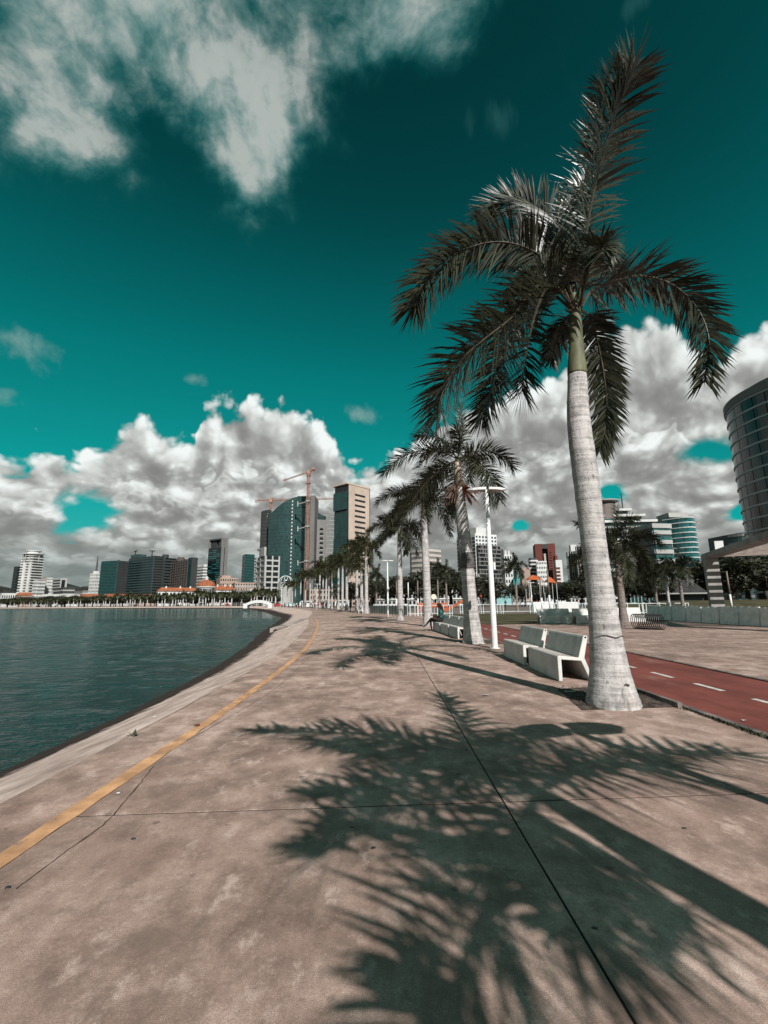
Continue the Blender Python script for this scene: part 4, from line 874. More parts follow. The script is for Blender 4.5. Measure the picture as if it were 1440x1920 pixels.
bm = bmesh.new(); bmesh.ops.create_icosphere(bm, subdivisions=3, radius=.115)
for v in bm.verts: v.co = Vector((.25 + v.co.x * 1.05, v.co.y, 1.325 + v.co.z * .95)) + Vector((.035 if v.co.z < 0 else 0, 0, 0)); v.co += Vector((mnoise.noise(v.co * 30), mnoise.noise(v.co * 31 + Vector((5, 5, 5))), mnoise.noise(v.co * 29))) * .012
for v in bm.verts:
    if v.co.x < .16 and v.co.z < 1.32: v.co.x = .19
me = bpy.data.meshes.new('hair'); bm.to_mesh(me); bm.free(); me.materials.append(M_HAIR); link('hair', me, pr)
mb = MB(); mb.tube([(.30, 0, 1.30), (.37, 0, 1.2), (.43, 0, 1.0), (.45, .02, .84)], [.07, .085, .075, .03], 9); mb.build('hair', M_HAIR, pr, True)
mb = MB(); mb.tube([(.135, 0, 1.265), (.105, 0, 1.24), (.13, 0, 1.225)], [.014, .02, .012], 6)
for s in (-1, 1): mb.tube([(.145, s * .035, 1.285), (.132, s * .035, 1.285)], .012, 6); mb.tube([(.24, s * .088, 1.265), (.24, s * .10, 1.25)], .018, 6)
mb.tube([(.142, -.025, 1.195), (.138, .025, 1.195)], .010, 5); mb.build('face', mat('face_skin', (.052, .028, .02), .5, .1, 3), pr, True)
ph = MB(); ph.box(-.185, -.172, -.035, .035, .765, .90); o = ph.build('phone', M_BLACK, None, loc=pr.location, rotz=R(4), bevel=.003); tag(o, 'black phone held by the person in the teal shirt', 'phone')

# ---- walkers, far away: one figure in three clothings
def walker(seed, top, legs, skin=M_SKIN):
    r = random.Random(seed); s = r.uniform(.05, .2)
    mb = MB(); mb.tube([(0, .09, .85), (s, .10, .45), (s * .6, .10, .05), (s * .6 + .14, .10, .03)], [.095, .065, .045, .03], 7); mb.tube([(0, -.09, .85), (-s * .4, -.10, .45), (-s, -.10, .05), (-s + .14, -.10, .03)], [.095, .065, .045, .03], 7); mb.tube([(0, 0, .78), (0, 0, .98)], [.15, .155], 8)
    lg = mb
    tb = MB(); tb.tube([(0, 0, .92), (0, 0, 1.15), (0, 0, 1.38), (0, 0, 1.46)], [.15, .15, .19, .09], 9); tb.tube([(0, .18, 1.38), (.02, .24, 1.12)], [.07, .055], 6); tb.tube([(0, -.18, 1.38), (.02, -.24, 1.12)], [.07, .055], 6)
    hb = MB(); hb.tube([(.02, .24, 1.14), (.08, .24, .88), (.10, .24, .80)], [.042, .035, .03], 6); hb.tube([(.02, -.24, 1.14), (.08, -.24, .88), (.10, -.24, .80)], [.042, .035, .03], 6)
    hb.tube([(0, 0, 1.44), (.01, 0, 1.52), (.02, 0, 1.58), (.02, 0, 1.68), (.02, 0, 1.745)], [.055, .055, .085, .10, .05], 8)
    return [('trousers', lg.mesh('trousers', legs, True)), ('shirt', tb.mesh('shirt', top, True)), ('body', hb.mesh('body', skin, True))]
CW = mat('white_cloth', (.6, .6, .58), .9, .1, 4); CR = mat('red_cloth', (.40, .06, .03), .9, .1, 4); CB = mat('dark_cloth', (.03, .03, .035), .9, .2, 4); CT = mat('cyan_cloth', (.10, .42, .45), .9, .2, 4)
WK = [walker(1, CW, CB), walker(2, CR, CB), walker(3, CB, CB), walker(4, CT, CB)]
def person(x, Y, k, label, group='people around the plaza', z=0.0, rot=None):
    b = P(x, 1135, Y); b.z = z; t = thing('person', label, 'person', b, rot if rot is not None else random.Random(x).uniform(0, 6.28), group)
    for n_, me_ in WK[k]: link(n_, me_, t)
person(902, 66, 1, 'person in orange-red shirt standing behind the white railing', z=.9); person(1227, 52, 2, 'dark-clothed person leaning by the railing right of the brown palm'); person(1213, 54, 2, 'dark-clothed person left of the one leaning at the railing')
person(948, 75, 2, 'dark-clothed person standing by the leaning palm'); person(1075, 120, 0, 'person in white under the turquoise parasol'); person(1082, 118, 1, 'person in red under the turquoise parasol'); person(1089, 121, 2, 'person in dark clothes under the turquoise parasol'); person(1007, 100, 1, 'person in red walking near the two-tone poles')
for i, (x, Y, k) in enumerate(((528, 150, 0), (534, 158, 2), (541, 150, 3), (549, 146, 3), (556, 150, 0), (560, 140, 2), (566, 150, 2), (573, 146, 1), (583, 140, 2), (586, 138, 0), (606, 120, 1), (612, 118, 2), (626, 110, 1), (632, 108, 2))):
    person(x, Y, k, ['person in white', 'person in red', 'person in dark clothes', 'person in pale blue'][k] + ' in the far crowd under the curved palm row', 'far crowd under the palms')
person(657, 74, 2, 'dark-clothed person sitting low between two far palm trunks')

# ---- white railings and the glazed fence
def railing(a, b, label, n=1, h=1.15):
    a, b = Vector(a), Vector(b); d = b - a; L = d.length; t = thing('railing', label, 'railing', a, math.atan2(d.y, d.x), 'white railings round the lawn')
    for x in (.05, .35, L - .35, L - .05):
        mb = MB(); mb.box(x - .035, x + .035, -.03, .03, 0, h); mb.build('post', M_METALW, t)
    for z in (h - .06, .22): mb = MB(); mb.box(.0, L, -.025, .025, z, z + .06); mb.build('rail', M_METALW, t)
Yr = 57.0; xs = [P(x, 1140, Yr).x for x in (862, 901, 938, 1000, 1040, 1092, 1160, 1240)]
for i in range(len(xs) - 1): railing((xs[i], Yr, 0), (xs[i + 1], Yr + .2, 0), 'white railing panel at the far lawn edge, %s from the left' % ['first', 'second', 'third', 'fourth', 'fifth', 'sixth', 'seventh'][i])
xs = [P(x, 1140, 50).x for x in (763, 784, 828, 852)]
for i in range(3): railing((xs[i], 50 + i * .5, 0), (xs[i + 1], 50.4 + i * .5, 0), 'white railing panel behind the seated person, %s from the left' % ['first', 'second', 'third'][i])
xs = [P(x, 1138, 47).x for x in (1170, 1205, 1255, 1292)]
for i in range(3): railing((xs[i], 47, 0), (xs[i + 1], 47, 0), 'white railing panel behind the coil rack, %s from the left' % ['first', 'second', 'third'][i])
a, b = P(694, 1146, 62), P(765, 1150, 50); a.z = b.z = 0; d = b - a; L = d.length
gf = thing('glazed_fence', 'low fence of black framed glass panels beside the cycle path', 'fence', a, math.atan2(d.y, d.x)); n = 14
for i in range(n + 1): mb = MB(); mb.box(L * i / n - .03, L * i / n + .03, -.03, .03, 0, 1.15); mb.build('post', M_BLACK, gf)
M_PANE = mat('pale_glass', (.30, .34, .33), .15, .15, .5, spec=.6)
for i in range(n): mb = MB(); mb.box(L * i / n + .04, L * (i + 1) / n - .04, -.01, .01, .12, 1.08); mb.build('pane', M_PANE, gf)
mb = MB(); mb.box(0, L, -.035, .035, 1.151, 1.20); mb.build('top_rail', M_BLACK, gf)
# low planters and walls
for x0, x1, yb, yt, Y, lb in ((700, 765, 1145, 1133, 66, 'long low white wall behind the glazed fence'), (566, 640, 1140, 1131, 185, 'low pale wall behind the far crowd'), (1000, 1040, 1140, 1129, 62, 'white block seat behind the railing, left one'), (1047, 1085, 1140, 1129, 62, 'white block seat behind the railing, right one')):
    a, b = P(x0, yb, Y), P(x1, yb, Y); mb = MB(); mb.box(a.x, b.x, Y, Y + .5, -.02, max(.5, P(x0, yt, Y).z)); tag(mb.build('low_wall', M_WHITE, bevel=.04), lb, 'wall')
# orange slides of the playground
M_OR = mat('orange_plastic', (.48, .105, .03), .5, .12, 1.0, spec=.4)
def slide(x, Y, s, lb):
    b = P(x, 1140, Y); b.z = 0; t = thing('play_slide', lb, 'slide', b, R(s))
    mb = MB(); mb.beam((-1.6, 0, .25), (1.0, 0, 1.6), .55, .06); mb.build('chute', M_OR, t)
    for k in (-.3, .3): mb = MB(); mb.beam((-1.6, k, .38), (1.0, k, 1.73), .05, .28); mb.build('side_wall', M_OR, t)
    for k in (-.3, .3): mb = MB(); mb.beam((1.05, k, 0), (1.05, k, 1.7), .07); mb.build('leg', M_METALW, t)
    mb = MB(); mb.beam((.95, 0, 1.62), (1.6, 0, 1.62), .6, .06); mb.build('platform', M_OR, t)
slide(858, 57.8, 0, 'orange play slide sloping down to the left behind the palm with orange fruit')
bb = P(812, 1140, 60); mb = MB(); mb.box(-2.0, 1.9, 0, .5, .75, 1.35); mb.box(-1.9, -1.6, .1, .4, 0, .74); mb.box(1.4, 1.7, .1, .4, 0, .74); o = mb.build('play_beam', M_OR, loc=(bb.x, bb.y, 0), bevel=.05); tag(o, 'long orange play beam behind the seated person', 'play equipment')
# round white sign
b = P(814, 1140, 63); t = thing('round_sign', 'cream round sign on a short post above the seated person', 'sign', (b.x, b.y, 0)); h = P(814, 1119, 63).z
mb = MB(); mb.tube([(0, 0, 0), (0, 0, h - .2)], .04, 6); mb.build('post', M_METALW, t)
mb = MB(); mb.tube([(0, -.03, h), (0, .03, h)], .36, 24); mb.build('disc', mat('cream_paint', (.72, .66, .52), .6, .05, 2), t)
# parasol, canopies
b = P(1085, 1140, 122); t = thing('parasol', 'turquoise oval parasol above the small group of people', 'parasol', (b.x, b.y, 0)); h = P(1085, 1111, 122).z
mb = MB(); mb.tube([(0, 0, 0), (0, 0, h + .2)], .05, 6); mb.build('pole', M_METALW, t)
mb = MB(); mb.lathe([(1.5, h - .1), (1.45, h + .12), (1.0, h + .32), (.4, h + .45), (0.0, h + .5)], 12); mb.lathe([(1.45, h - .08), (.8, h + .1), (.0, h + .22)], 12); mb.build('canopy', mat('turquoise_cloth', (.03, .50, .47), .7, .1, 1), t)
for x0, x1, yt, yb, Y, lb in ((988, 1016, 1080, 1087, 118, 'larger orange tent canopy on the left, above the dark trees'), (1024, 1040, 1083, 1092, 112, 'smaller orange tent canopy on the right')):
    a, b = P(x0, 1100, Y), P(x1, 1100, Y); zt, zb = P(x0, yt, Y).z, P(x0, yb, Y).z; t = thing('tent_canopy', lb, 'canopy', ((a.x + b.x) / 2, Y, 0)); w = (b.x - a.x) / 2
    mb = MB(); mb.add([(-w, -1.5, zb), (w, -1.5, zb - .2), (w, 1.5, zb + .1), (-w, 1.5, zb), (-.2 * w, 0, zt + .2), (.4 * w, 0, zt)], [(0, 1, 5, 4), (1, 2, 5), (2, 3, 4, 5), (3, 0, 4)]); mb.build('cloth', M_OR, t)
    for sx in (-1, 1):
        for sy in (-1, 1): mb = MB(); mb.tube([(sx * w * .95, sy * 1.4, 0), (sx * w * .95, sy * 1.4, zb - .15)], .06, 6); mb.build('post', M_METALW, t)
# vehicles
M_GLASSD = mat('dark_glass', (.012, .016, .017), .12, .1, 1, spec=.6); M_TYRE = mat('tyre', (.015, .014, .014), .9, .1, 3)
def vehicle(x, Y, rot, L, H, W, prof, win, mt, lb, cat, name):
    b = P(x, 1135, Y); t = thing(name, lb, cat, (b.x, b.y, 0), rot)
    mb = MB(); n = len(prof); vs = [(px_ * L - L / 2, s * W / 2 * (1 if pz < .6 else .92), .28 + pz * (H - .28)) for s in (-1, 1) for px_, pz in prof]
    mb.add(vs, [tuple(range(n)), tuple(range(2 * n - 1, n - 1, -1))] + [(i, n + i, n + (i + 1) % n, (i + 1) % n) for i in range(n)]); me = mb.mesh('body', mt); bm = bmesh.new(); bm.from_mesh(me); bmesh.ops.recalc_face_normals(bm, faces=bm.faces[:]); bm.to_mesh(me); bm.free(); link('body', me, t, bevel=.05)
    for s in (-1, 1):
        for x0, x1, z0, z1 in win: mb = MB(); mb.box(x0 * L - L / 2, x1 * L - L / 2, s * W / 2 * .965 - .02, s * W / 2 * .965 + .02, .28 + z0 * (H - .28), .28 + z1 * (H - .28)); mb.build('window', M_GLASSD, t)
        for wx in (.18, .80): mb = MB(); mb.tube([(wx * L - L / 2, s * (W / 2 - .18), .32), (wx * L - L / 2, s * (W / 2 + .01), .32)], .32, 14); wh = mb.build('wheel', M_TYRE, t); mb = MB(); mb.tube([(wx * L - L / 2, s * (W / 2 - .1), .32), (wx * L - L / 2, s * (W / 2 + .022), .32)], .17, 10); mb.build('rim', M_METALW, wh)
    for s in (-1, 1): mb = MB(); mb.box(-L / 2 - .02, -L / 2 + .06, s * W * .33 - .13, s * W * .33 + .13, .28 + .30 * (H - .28), .28 + .42 * (H - .28)); mb.build('headlight', M_WHITE, t)
VAN = [(0, 0), (0, .38), (.05, .5), (.16, .93), (.22, 1.0), (.97, 1.0), (1, .9), (1, 0)]; VW = [(.17, .30, .55, .86), (.33, .62, .55, .86), (.65, .94, .55, .86)]
CAR = [(0, 0), (0, .42), (.04, .52), (.24, .58), (.36, .96), (.45, 1.0), (.70, .98), (.86, .62), (.98, .58), (1, .4), (1, 0)]; CWN = [(.36, .52, .62, .9), (.54, .72, .62, .9)]
M_CARW = mat('white_car_paint', (.66, .68, .68), .25, .04, 1, spec=.6)
vehicle(1045, 158, R(8), 5.4, 2.55, 2.0, VAN, VW, M_CARW, 'white minibus parked behind the plaza, left of the turquoise parasol', 'minibus', 'minibus')
vehicle(989, 140, R(0), 4.3, 1.5, 1.8, CAR, CWN, M_CARW, 'white car parked behind the leaning palm', 'car', 'parked_car')
vehicle(1390, 96, R(0), 4.6, 1.5, 1.8, CAR, CWN, mat('blue_car_paint', (.03, .06, .08), .25, .05, 1, spec=.6), 'dark blue car beyond the mound inside the concrete frame', 'car', 'parked_car')
for i, (x, c_) in enumerate(((505, 0), (520, 1), (548, 0), (572, 0), (600, 1), (618, 0), (640, 0), (28, 0), (70, 0), (110, 0), (255, 0), (330, 0), (380, 0), (425, 1))):
    s_ = far_shore(x); Yv = (s_.y + 26) if s_ and x < 500 else 215 - (x - 500) * .4
    vehicle(x, Yv, R(8), 4.4 if i % 3 else 5.2, 1.5 if i % 3 else 2.3, 1.8, CAR if i % 3 else VAN, CWN if i % 3 else VW, M_CARW if not c_ else mat('red_car_paint', (.32, .03, .02), .3, .05, 1), 'small %s %s on the road behind the far palms' % ('red' if c_ else 'white', 'car' if i % 3 else 'minibus'), 'car' if i % 3 else 'minibus', 'parked_car' if i % 3 else 'minibus')
for o in list(COL.objects):
    if o.get('label', '').startswith('small ') and 'behind the far palms' in o['label']: o['group'] = 'far traffic'

# ---- concrete frame on the right
M_FRAME = mat('frame_concrete', (.42, .395, .375), .85, .15, .8, bump=.2)
A = P(1345, 1140, 33.5); A.z = 0; ztop = P(1330, 1038, 33.5).z
dirb = Vector((-.40, -1.0, 0)).normalized(); sdb = Vector((-dirb.y, dirb.x, 0)) * 1.0
if sdb.x < 0: sdb = -sdb
fr = thing('pergola', 'grey concrete portal frame with slatted roof at the right edge', 'pergola', A, math.atan2(dirb.y, dirb.x))
side = 1 if Vector((-dirb.y, dirb.x, 0)).x > 0 else -1
for bx in (0, 13.5):
    for by in (0, 6.2):
        mb = MB(); mb.box(bx - .28, bx + .28, side * by - .42, side * by + .42, -.02, ztop - .362); mb.build('post', M_FRAME, fr, bevel=.03)
for by in (0, 6.2): mb = MB(); mb.box(-.6, 14.2, side * by - .42, side * by + .42, ztop - .36, ztop); mb.build('beam', M_FRAME, fr, bevel=.03)
for k in range(26): mb = MB(); mb.box(.5 + k * .5, .62 + k * .5, min(side * .45, side * 5.75), max(side * .45, side * 5.75), ztop - .30, ztop - .10); mb.build('slat', mat('slat_wood', (.42, .34, .30), .8, .2, 2), fr)
mb = MB(); mb.box(2.5, 2.62, -.25, .25, ztop + .005, ztop + .62); mb.build('floodlight', M_WHITE, fr)

# ---- boat ramp, bridge, bits
a, b = G(578, 1160), G(517, 1183, -.75)
d = (b - a); mb = MB(); L = d.length; u = d.normalized(); w = Vector((u.y, -u.x, 0)).normalized() * .55
vs = []
for q, z0 in ((a, .05), (a.lerp(b, .5), .12), (b, .22)):
    for s in (-1, 1): vs += [q + w * s + Vector((0, 0, z0)), q + w * s + Vector((0, 0, -1.0))]
mb.add(vs, [(0, 2, 6, 4), (4, 6, 10, 8), (0, 4, 5, 1), (4, 8, 9, 5), (2, 3, 7, 6), (6, 7, 11, 10), (8, 10, 11, 9), (0, 1, 3, 2)])
me = mb.mesh('body', mat('ramp_concrete', (.40, .33, .29), .85, .25, 1.0, bump=.3)); bm = bmesh.new(); bm.from_mesh(me); bmesh.ops.recalc_face_normals(bm, faces=bm.faces[:]); bm.to_mesh(me); bm.free()
t = thing('drain_outfall', 'low concrete outfall wall running down the sea wall into the bay', 'outfall', (0, 0, 0)); link('body', me, t, bevel=.03)
mb = MB(); mb.tube([b + Vector((0, 0, -.08)) - u * .2, b + Vector((0, 0, -.08)) + u * .05], .22, 12); mb.build('pipe', M_BLACK, t)
Yb = 168; xa, xb = P(462, 1135, Yb), P(508, 1135, Yb); t = thing('footbridge', 'small white arched footbridge at the end of the bay', 'bridge', ((xa.x + xb.x) / 2, Yb, 0)); w = (xb.x - xa.x) / 2
n = 16; arc = [(w * (2 * k / n - 1), 1.25 * (1 - (2 * k / n - 1) ** 2)) for k in range(n + 1)]
for y_, nm in ((-1.2, 'parapet'), (1.2, 'parapet')):
    mb = MB(); vs = [(x, y_ + s * .1, z + .45 + dz) for s in (-1, 1) for x, z in arc for dz in (0, .95)]; m_ = 2 * (n + 1)
    mb.add(vs, [(2 * k, 2 * k + 2, 2 * k + 3, 2 * k + 1) for k in range(n)] + [(m_ + 2 * k, m_ + 2 * k + 1, m_ + 2 * k + 3, m_ + 2 * k + 2) for k in range(n)] + [(2 * k + 1, 2 * k + 3, m_ + 2 * k + 3, m_ + 2 * k + 1) for k in range(n)] + [(2 * k, m_ + 2 * k, m_ + 2 * k + 2, 2 * k + 2) for k in range(n)]); mb.build(nm, M_WHITE, t)
mb = MB(); mb.add([(x, s * 1.1, z + .40) for s in (-1, 1) for x, z in arc] + [(x, s * 1.1, z + .15) for s in (-1, 1) for x, z in arc], [(k, k + 1, n + 2 + k, n + 1 + k) for k in range(n)] + [(2 * n + 2 + k, 3 * n + 3 + k, 3 * n + 4 + k, 2 * n + 3 + k) for k in range(n)]); mb.build('deck', mat('bridge_deck', (.2, .18, .17), .9), t)
for s in (-1, 1): mb = MB(); mb.box(s * w - .7, s * w + .7, -1.5, 1.5, -.2, 1.5); mb.build('abutment', M_WHITE, t)
# sprout on the sea wall
def on_slope(px, py):
    z = 0.0
    for _ in range(400):
        q = G(px, py, z)
        if WATER_Z * max(0.0, (-3.0 - q.x) / 3.4) >= z: return q
        z -= .003
    return q
q = on_slope(250, 1380); t = thing('sprout', 'small green sprout growing from the sea wall slope', 'plant', q)
for k in range(5):
    a = k * 1.3 + .4; L = .075 + .02 * (k % 2); mb = MB(); d = Vector((math.cos(a), math.sin(a) * .6, 1.0 - .25 * (k % 3))).normalized(); w = Vector((-d.y, d.x, 0)).normalized() * .024
    b_ = Vector((0, 0, -.02)); mb.add([b_, b_ + d * L * .5 + w, b_ + d * L * 1.3 + Vector((0, 0, -.015)), b_ + d * L * .5 - w], [(0, 1, 2, 3)]); mb.build('leaf', mat('sprout_leaf', (.035, .04, .015), .5, .2, 9), t)
# scraps of litter
M_PAPER = mat('paper_scrap', (.68, .68, .66), .7, .1, 8)
def scrap(px, py, s, lb, mt=M_PAPER, z=0.0):
    q = G(px, py, z) if z == 0 else on_slope(px, py); r = random.Random(px); mb = MB(); n = 5; vs = [(math.cos(2 * math.pi * k / n) * s * r.uniform(.6, 1.3), math.sin(2 * math.pi * k / n) * s * r.uniform(.5, 1.0), .008 + r.uniform(0, s * .35)) for k in range(n)]
    mb.add(vs + [(0, 0, s * .3)], [(k, (k + 1) % n, n) for k in range(n)]); tag(mb.build('litter', mt, loc=q), lb, 'litter', 'scraps of litter')
scrap(221, 1490, .022, 'white scrap of paper beside the yellow line on the pavement'); scrap(290, 1345, .035, 'white scrap on the sea wall slope', z=-.3); scrap(858, 1206, .10, 'white paper cup by the foot of the fruiting palm'); scrap(913, 1305, .06, 'crumpled white paper in the shadow left of the thick palm')
scrap(1069, 1299, .10, 'torn white paper lying in the trunk shadow'); scrap(661, 1150, .25, 'white bag on the ground near the far palms'); scrap(370, 1362, .05, 'rust-coloured scrap on the yellow line', M_FRUIT)
scrap(1395, 1352, .03, 'white bottle cap in the weeds by the cycle path'); scrap(1262, 1326, .035, 'white scrap on the soil beside the thick palm'); scrap(904, 1208, .12, 'pale rag on the ground right of the fruiting palm')
for i, (px, py) in enumerate(((15, 1664), (660, 1551), (875, 1405), (1283, 1553), (1115, 1740), (250, 1573), (700, 1590))):
    q = G(px, py, .002); mb = MB(); r = random.Random(i); mb.lathe([(.016, 0), (.014, .004), (0.0, .005)], 8); o = mb.build('gum_spot', M_BLACK, loc=q); o.scale = (1, r.uniform(.5, .9), 1); tag(o, 'small black gum spot on the foreground pavement', 'stain', 'gum spots on the pavement')
# weeds along the kerb of the cycle path
mb = MB(); r = random.Random(4)
for k in range(700):
    y = r.choice((r.uniform(3, 7.2), r.uniform(4.5, 6.4), r.uniform(8, 16))); x = 4.155 + r.gauss(0, .018); h = r.uniform(.012, .05); a = r.uniform(0, 6.28); dx, dy = math.cos(a) * .012, math.sin(a) * .012
    mb.add([(x - dx, y - dy, .0), (x + dx, y + dy, .0), (x + r.uniform(-.03, .03), y + r.uniform(-.03, .03), h)], [(0, 1, 2)])
for k in range(500):
    y = r.uniform(6, 22); x = 7.09 + r.gauss(0, .015); h = r.uniform(.01, .035); mb.add([(x - .01, y, 0), (x + .01, y, 0), (x, y + r.uniform(-.02, .02), h)], [(0, 1, 2)])
o = mb.build('weeds', mat('weed_green', (.04, .042, .02), .8, .3, 5)); o['kind'] = 'stuff'; o['label'] = 'thin weeds growing along the cycle path kerbs'
mb = MB()
for k in range(900):
    x, y = r.uniform(2.75, 4.1), r.uniform(6.85, 8.5)
    if (x - 3.35) ** 2 + (y - 7.16) ** 2 < .16: continue
    s = r.uniform(.006, .022); a = r.uniform(0, 6.28); z = .03 + r.uniform(0, .012); mb.add([(x - math.cos(a) * s, y - math.sin(a) * s, z), (x + math.sin(a) * s * .4, y - math.cos(a) * s * .4, z + .008), (x + math.cos(a) * s, y + math.sin(a) * s, z + .004), (x - math.sin(a) * s * .4, y + math.cos(a) * s * .4, z)], [(0, 1, 2, 3)])
o = mb.build('leaf_litter', mat('dry_leaves', (.11, .075, .055), .9, .45, 30, obj=False)); o['kind'] = 'stuff'; o['label'] = 'dry leaf litter on the soil round the thick palm'

# ================================================================== the city
def solve(fn, target, lo, hi):
    a, b = fn(lo) - target, fn(hi) - target
    for _ in range(60):
        m_ = (lo + hi) / 2; v = fn(m_) - target
        if (v < 0) == (a < 0): lo = m_
        else: hi = m_
    return (lo + hi) / 2
class Bld:
    """a block standing on a nearest corner; local x runs along its right face, local y along its left face"""
    def __init__(s, name, label, pl, pc, pr, ptop, Y, ang, cat='building', group=None, pbase=1112):
        pm = (ptop + pbase) / 2; C = P(pc, pm, Y); s.a = R(ang) - math.atan2(C.x, C.y)          # turned against the line of sight
        v = Vector((math.cos(s.a), math.sin(s.a), 0)); u = Vector((-math.sin(s.a), math.cos(s.a), 0))
        s.wr = solve(lambda t: pxx(C + v * t), pr, 0, 300) if pr > pc + .5 else 18.0
        s.wl = solve(lambda t: -pxx(C + u * t), -pl, 0, 300) if pl < pc - .5 else 18.0
        s.H = P(pc, ptop, Y).z; s.o = thing(name, label, cat, (C.x, C.y, 0), s.a, group)
    def part(s, name, mt, fn, stuff=False):
        mb = MB(); fn(mb); o = mb.build(name, mt, s.o)
        if stuff: o['kind'] = 'stuff'
        return o
    def core(s, mt, x0=0, x1=None, y0=0, y1=None, z0=-.5, z1=None, name='wall'):
        return s.part(name, mt, lambda m_: m_.box(x0, s.wr if x1 is None else x1, y0, s.wl if y1 is None else y1, z0, s.H if z1 is None else z1))
    def fb(s, m_, face, h0, h1, z0, z1, p0, p1):
        if face == 'R': m_.box(h0, h1, -p1, -p0, z0, z1)
        else: m_.box(-p1, -p0, h0, h1, z0, z1)
    def W(s, face): return s.wr if face == 'R' else s.wl
    def bands(s, face, mt, n, frac=.4, proud=.3, z0=0, z1=None, h0=None, h1=None, name='floor_bands', single=False):
        z1 = s.H if z1 is None else z1; st = (z1 - z0) / n; h0 = 0 if h0 is None else h0; h1 = s.W(face) if h1 is None else h1
        if single:
            for k in range(n): s.part(name.rstrip('s'), mt, lambda m_: s.fb(m_, face, h0, h1, z0 + k * st, z0 + k * st + st * frac, -.05, proud))
        else: s.part(name, mt, lambda m_: [s.fb(m_, face, h0, h1, z0 + k * st, z0 + k * st + st * frac, -.05, proud) for k in range(n)], True)
    def mull(s, face, mt, n, w=.35, proud=.36, z0=0, z1=None, h0=None, h1=None, name='mullions'):
        z1 = s.H if z1 is None else z1; h0 = 0 if h0 is None else h0; h1 = s.W(face) if h1 is None else h1; st = (h1 - h0) / n
        s.part(name, mt, lambda m_: [s.fb(m_, face, h0 + k * st - w / 2, h0 + k * st + w / 2, z0, z1, -.05, proud) for k in range(n + 1)], True)
    def wins(s, face, mt, nc, nr, fw=.6, fh=.55, z0=0, z1=None, h0=None, h1=None, skip=0.0, seed=1, proud=.06, name='window_panes', single=False):
        z1 = s.H if z1 is None else z1; h0 = 0 if h0 is None else h0; h1 = s.W(face) if h1 is None else h1; sx, sz = (h1 - h0) / nc, (z1 - z0) / nr; r = random.Random(seed)
        cells = [(i, k) for i in range(nc) for k in range(nr) if r.random() >= skip]
        def one(m_, i, k): s.fb(m_, face, h0 + (i + .5 - fw / 2) * sx, h0 + (i + .5 + fw / 2) * sx, z0 + (k + .5 - fh / 2) * sz, z0 + (k + .5 + fh / 2) * sz, -.05, proud)
        if single:
            for i, k in cells: s.part('window', mt, lambda m_: one(m_, i, k))
        else: s.part(name, mt, lambda m_: [one(m_, i, k) for i, k in cells], True)
def bm_(name, col, rough=.7, var=.08, scale=.08, spec=.3): return mat(name, col, rough, var, scale, spec=spec)
def glass(name, col, rough=.12, wob=.25):
    mt, t = new_mat(name); p = t.n('ShaderNodeTexCoord').outputs['Object']
    cell = t.n('ShaderNodeTexWhiteNoise', {'Vector': t.vm('FLOOR', t.vm('MULTIPLY', p, (.55, .55, .27)))}, noise_dimensions='3D').outputs['Value']
    c = t.mix(t.mapr(cell, 0, 1, .0, 1.0, False), tuple(q * (1 - wob) for q in col), tuple(q * (1 + wob) for q in col))
    b = noise(t, p, .10, 2)
    return finish_mat(mt, t, c, rough, 0, .6, b, .25, .6)
GT = glass('teal_glass', (.003, .042, .040), .2); GT2 = glass('grey_teal_glass', (.014, .042, .041), .2); GD = glass('dark_glass_wall', (.005, .012, .012), .2); GB = glass('bright_teal_glass', (.012, .10, .098), .15, .35)
WH = bm_('white_render', (.66, .65, .63)); WG = bm_('light_grey_render', (.42, .41, .39)); GR = bm_('mid_grey_render', (.20, .19, .182)); DG = bm_('dark_grey_cladding', (.045, .047, .047)); TAN = bm_('tan_stone', (.58, .455, .37)); BE = bm_('beige_render', (.40, .29, .235))
BR = bm_('brown_concrete', (.10, .076, .068)); RB = bm_('red_brown_cladding', (.135, .028, .018)); ORR = mat('orange_tiles', (.36, .115, .05), .8, .2, .4); DW = bm_('dark_window', (.015, .02, .02), .2, .2, .3, .5); TW = bm_('teal_window', (.03, .14, .135), .15, .3, .3, .6); TQ = bm_('pale_turquoise_render', (.28, .52, .52)); PT = bm_('grey_teal_panel', (.034, .070, .068), .5)
CR_ = mat('crane_orange', (.42, .225, .165), .6, .15, .5)

# hill behind the town
mb = MB(); pts = []
for k in range(40):
    x = -60 + k * 9; pts.append(P(x, 1102 + 5 * math.sin(k * .9) + 6 * mnoise.noise(Vector((k * .7, 0, 0))) - (6 if 10 < k < 25 else 0), 1250))
vs = [(p_.x, 1250, p_.z) for p_ in pts] + [(p_.x, 1150, -2) for p_ in pts] + [(p_.x, 1700, -2) for p_ in pts]; n = len(pts)
mb.add(vs, [(n + i, n + i + 1, i + 1, i) for i in range(n - 1)] + [(i, i + 1, 2 * n + i + 1, 2 * n + i) for i in range(n - 1)]); mb.build('hill', mat('wooded_hill', (.025, .026, .020), .95, .4, .05, obj=False), kind='structure')

